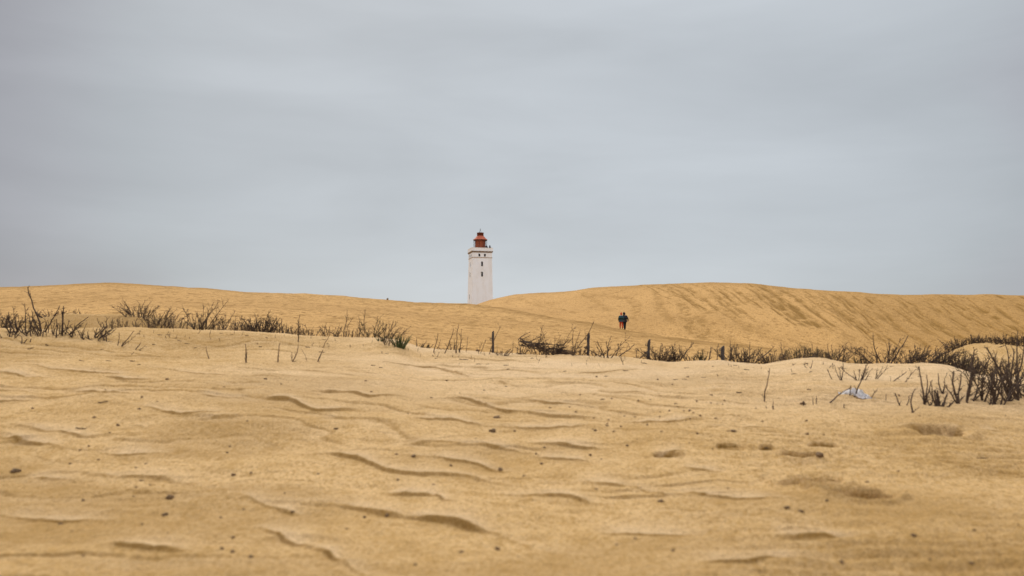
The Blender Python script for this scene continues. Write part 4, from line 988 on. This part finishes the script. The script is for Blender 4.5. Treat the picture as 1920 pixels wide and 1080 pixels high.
    if hatkind == 'hat':
        bm = bmesh.new(); bmesh.ops.create_uvsphere(bm, u_segments=14, v_segments=10, radius=1)
        for v in bm.verts: v.co = Vector((v.co.x * .088, v.co.y * .08 + .035, v.co.z * .10)); v.co += Vector((headside * .7, -.01 - lean, 1.59)); v.co *= k_
        from_bm('hair', bm, hat, root, True)
    for s2 in (-1, 1):
        bm = bmesh.new(); bmesh.ops.create_uvsphere(bm, u_segments=8, v_segments=6, radius=.012 * k_)
        for v in bm.verts: v.co += Vector((headside * .6 + s2 * .032, -.108 - lean, 1.625)) * k_
        from_bm('eye', bm, M_iron, root, True)
    return root
M_teal = material('dark_teal_parka', (.018, .048, .052), .85, 6, (.03, .065, .068), bump=.01, bscale=12)
M_orange = material('orange_red_cloth', (.55, .055, .015), .85, 5, (.28, .025, .012), lo=.5, hi=.8)
M_black = material('black_parka', (.014, .014, .018), .85, 6, (.03, .028, .034), bump=.01, bscale=12)
M_btr = material('dark_slate_trousers', (.016, .024, .028), .9)
YP = 95.0
def ground_on(px, Yq):
    x = (px - 960) / F / (math.cos(PITCH)) * Yq; return Vector((x, Yq, ground_z(x, Yq)))
def crest_y(px):            # last row of the left dune seen before the ridge
    c = int(round(float(np.interp(px, U, np.arange(NC))))); sl_ = (GZ[nA:nB, c] - EYE) / GY[nA:nB, c]; i = int(np.argmax(sl_)); return float(GY[nA + i, c])
def walker(px, hpx):
    Yq = crest_y(px) - .6; g = ground_on(px, Yq); return g, hpx * Yq / F
g, h = walker(1164.3, 31.5)
person(g, math.pi, 'walker in a dark teal jacket, orange-red hat and orange-red trousers seen from behind', M_teal, M_orange, M_orange, 'hat', h=h * .97, step=-.20, arms=((.02, 0), (-.02, 0)), headside=.0, shoe=M_drum)
g2 = g + Vector((.36, .3, 0)); g2.z = ground_z(g2.x, g2.y)
person(g2, math.pi + .12, 'taller walker in a black hooded coat and dark trousers beside the orange-hatted walker', M_black, M_btr, M_black, 'hood', h=h * 1.03, step=.22, headside=.07, arms=((.06, 0), (.03, 0)), arm_pose=((( -.32, .03, 1.16), (-.37, -.02, .88)), ((.24, .10, 1.22), (.22, -.12, 1.12))))
# visitors up on the gallery
Rz = Matrix.Rotation(R(13.8), 3, 'Z')
for (dx, dy_, lab, rz_) in ((1.85, -1.75, 'dark-clothed visitor on the lighthouse gallery beside the red lantern', .4), (2.75, -1.3, 'dark-clothed visitor on the lighthouse gallery nearest its right corner', .9)):
    p = Vector((LX + dx, 280 + dy_, base_z + deck + .0))
    person(p, rz_, lab, M_black, M_btr, M_black, 'hood', h=1.72, step=.03, group=None)
# tiny dark lump on the left dune skyline
cy = crest_y(727); gp = ground_on(727, cy); 
bm = bmesh.new(); bmesh.ops.create_icosphere(bm, subdivisions=2, radius=1)
for v in bm.verts:
    q = 1 + .4 * mnoise.noise(v.co * 1.7); v.co = Vector((v.co.x * .14 * q, v.co.y * .14 * q, v.co.z * .17 * q))
o = from_bm('rock', bm, M_clod, smooth=True); o.location = gp + Vector((0, 0, .06)); tag(o, 'tiny dark rock on the skyline of the left dune, left of the lighthouse', 'rock')
print('terrain', GX.size, 'objects', len(bpy.data.objects), 'polys', sum(len(m.polygons) for m in bpy.data.meshes))
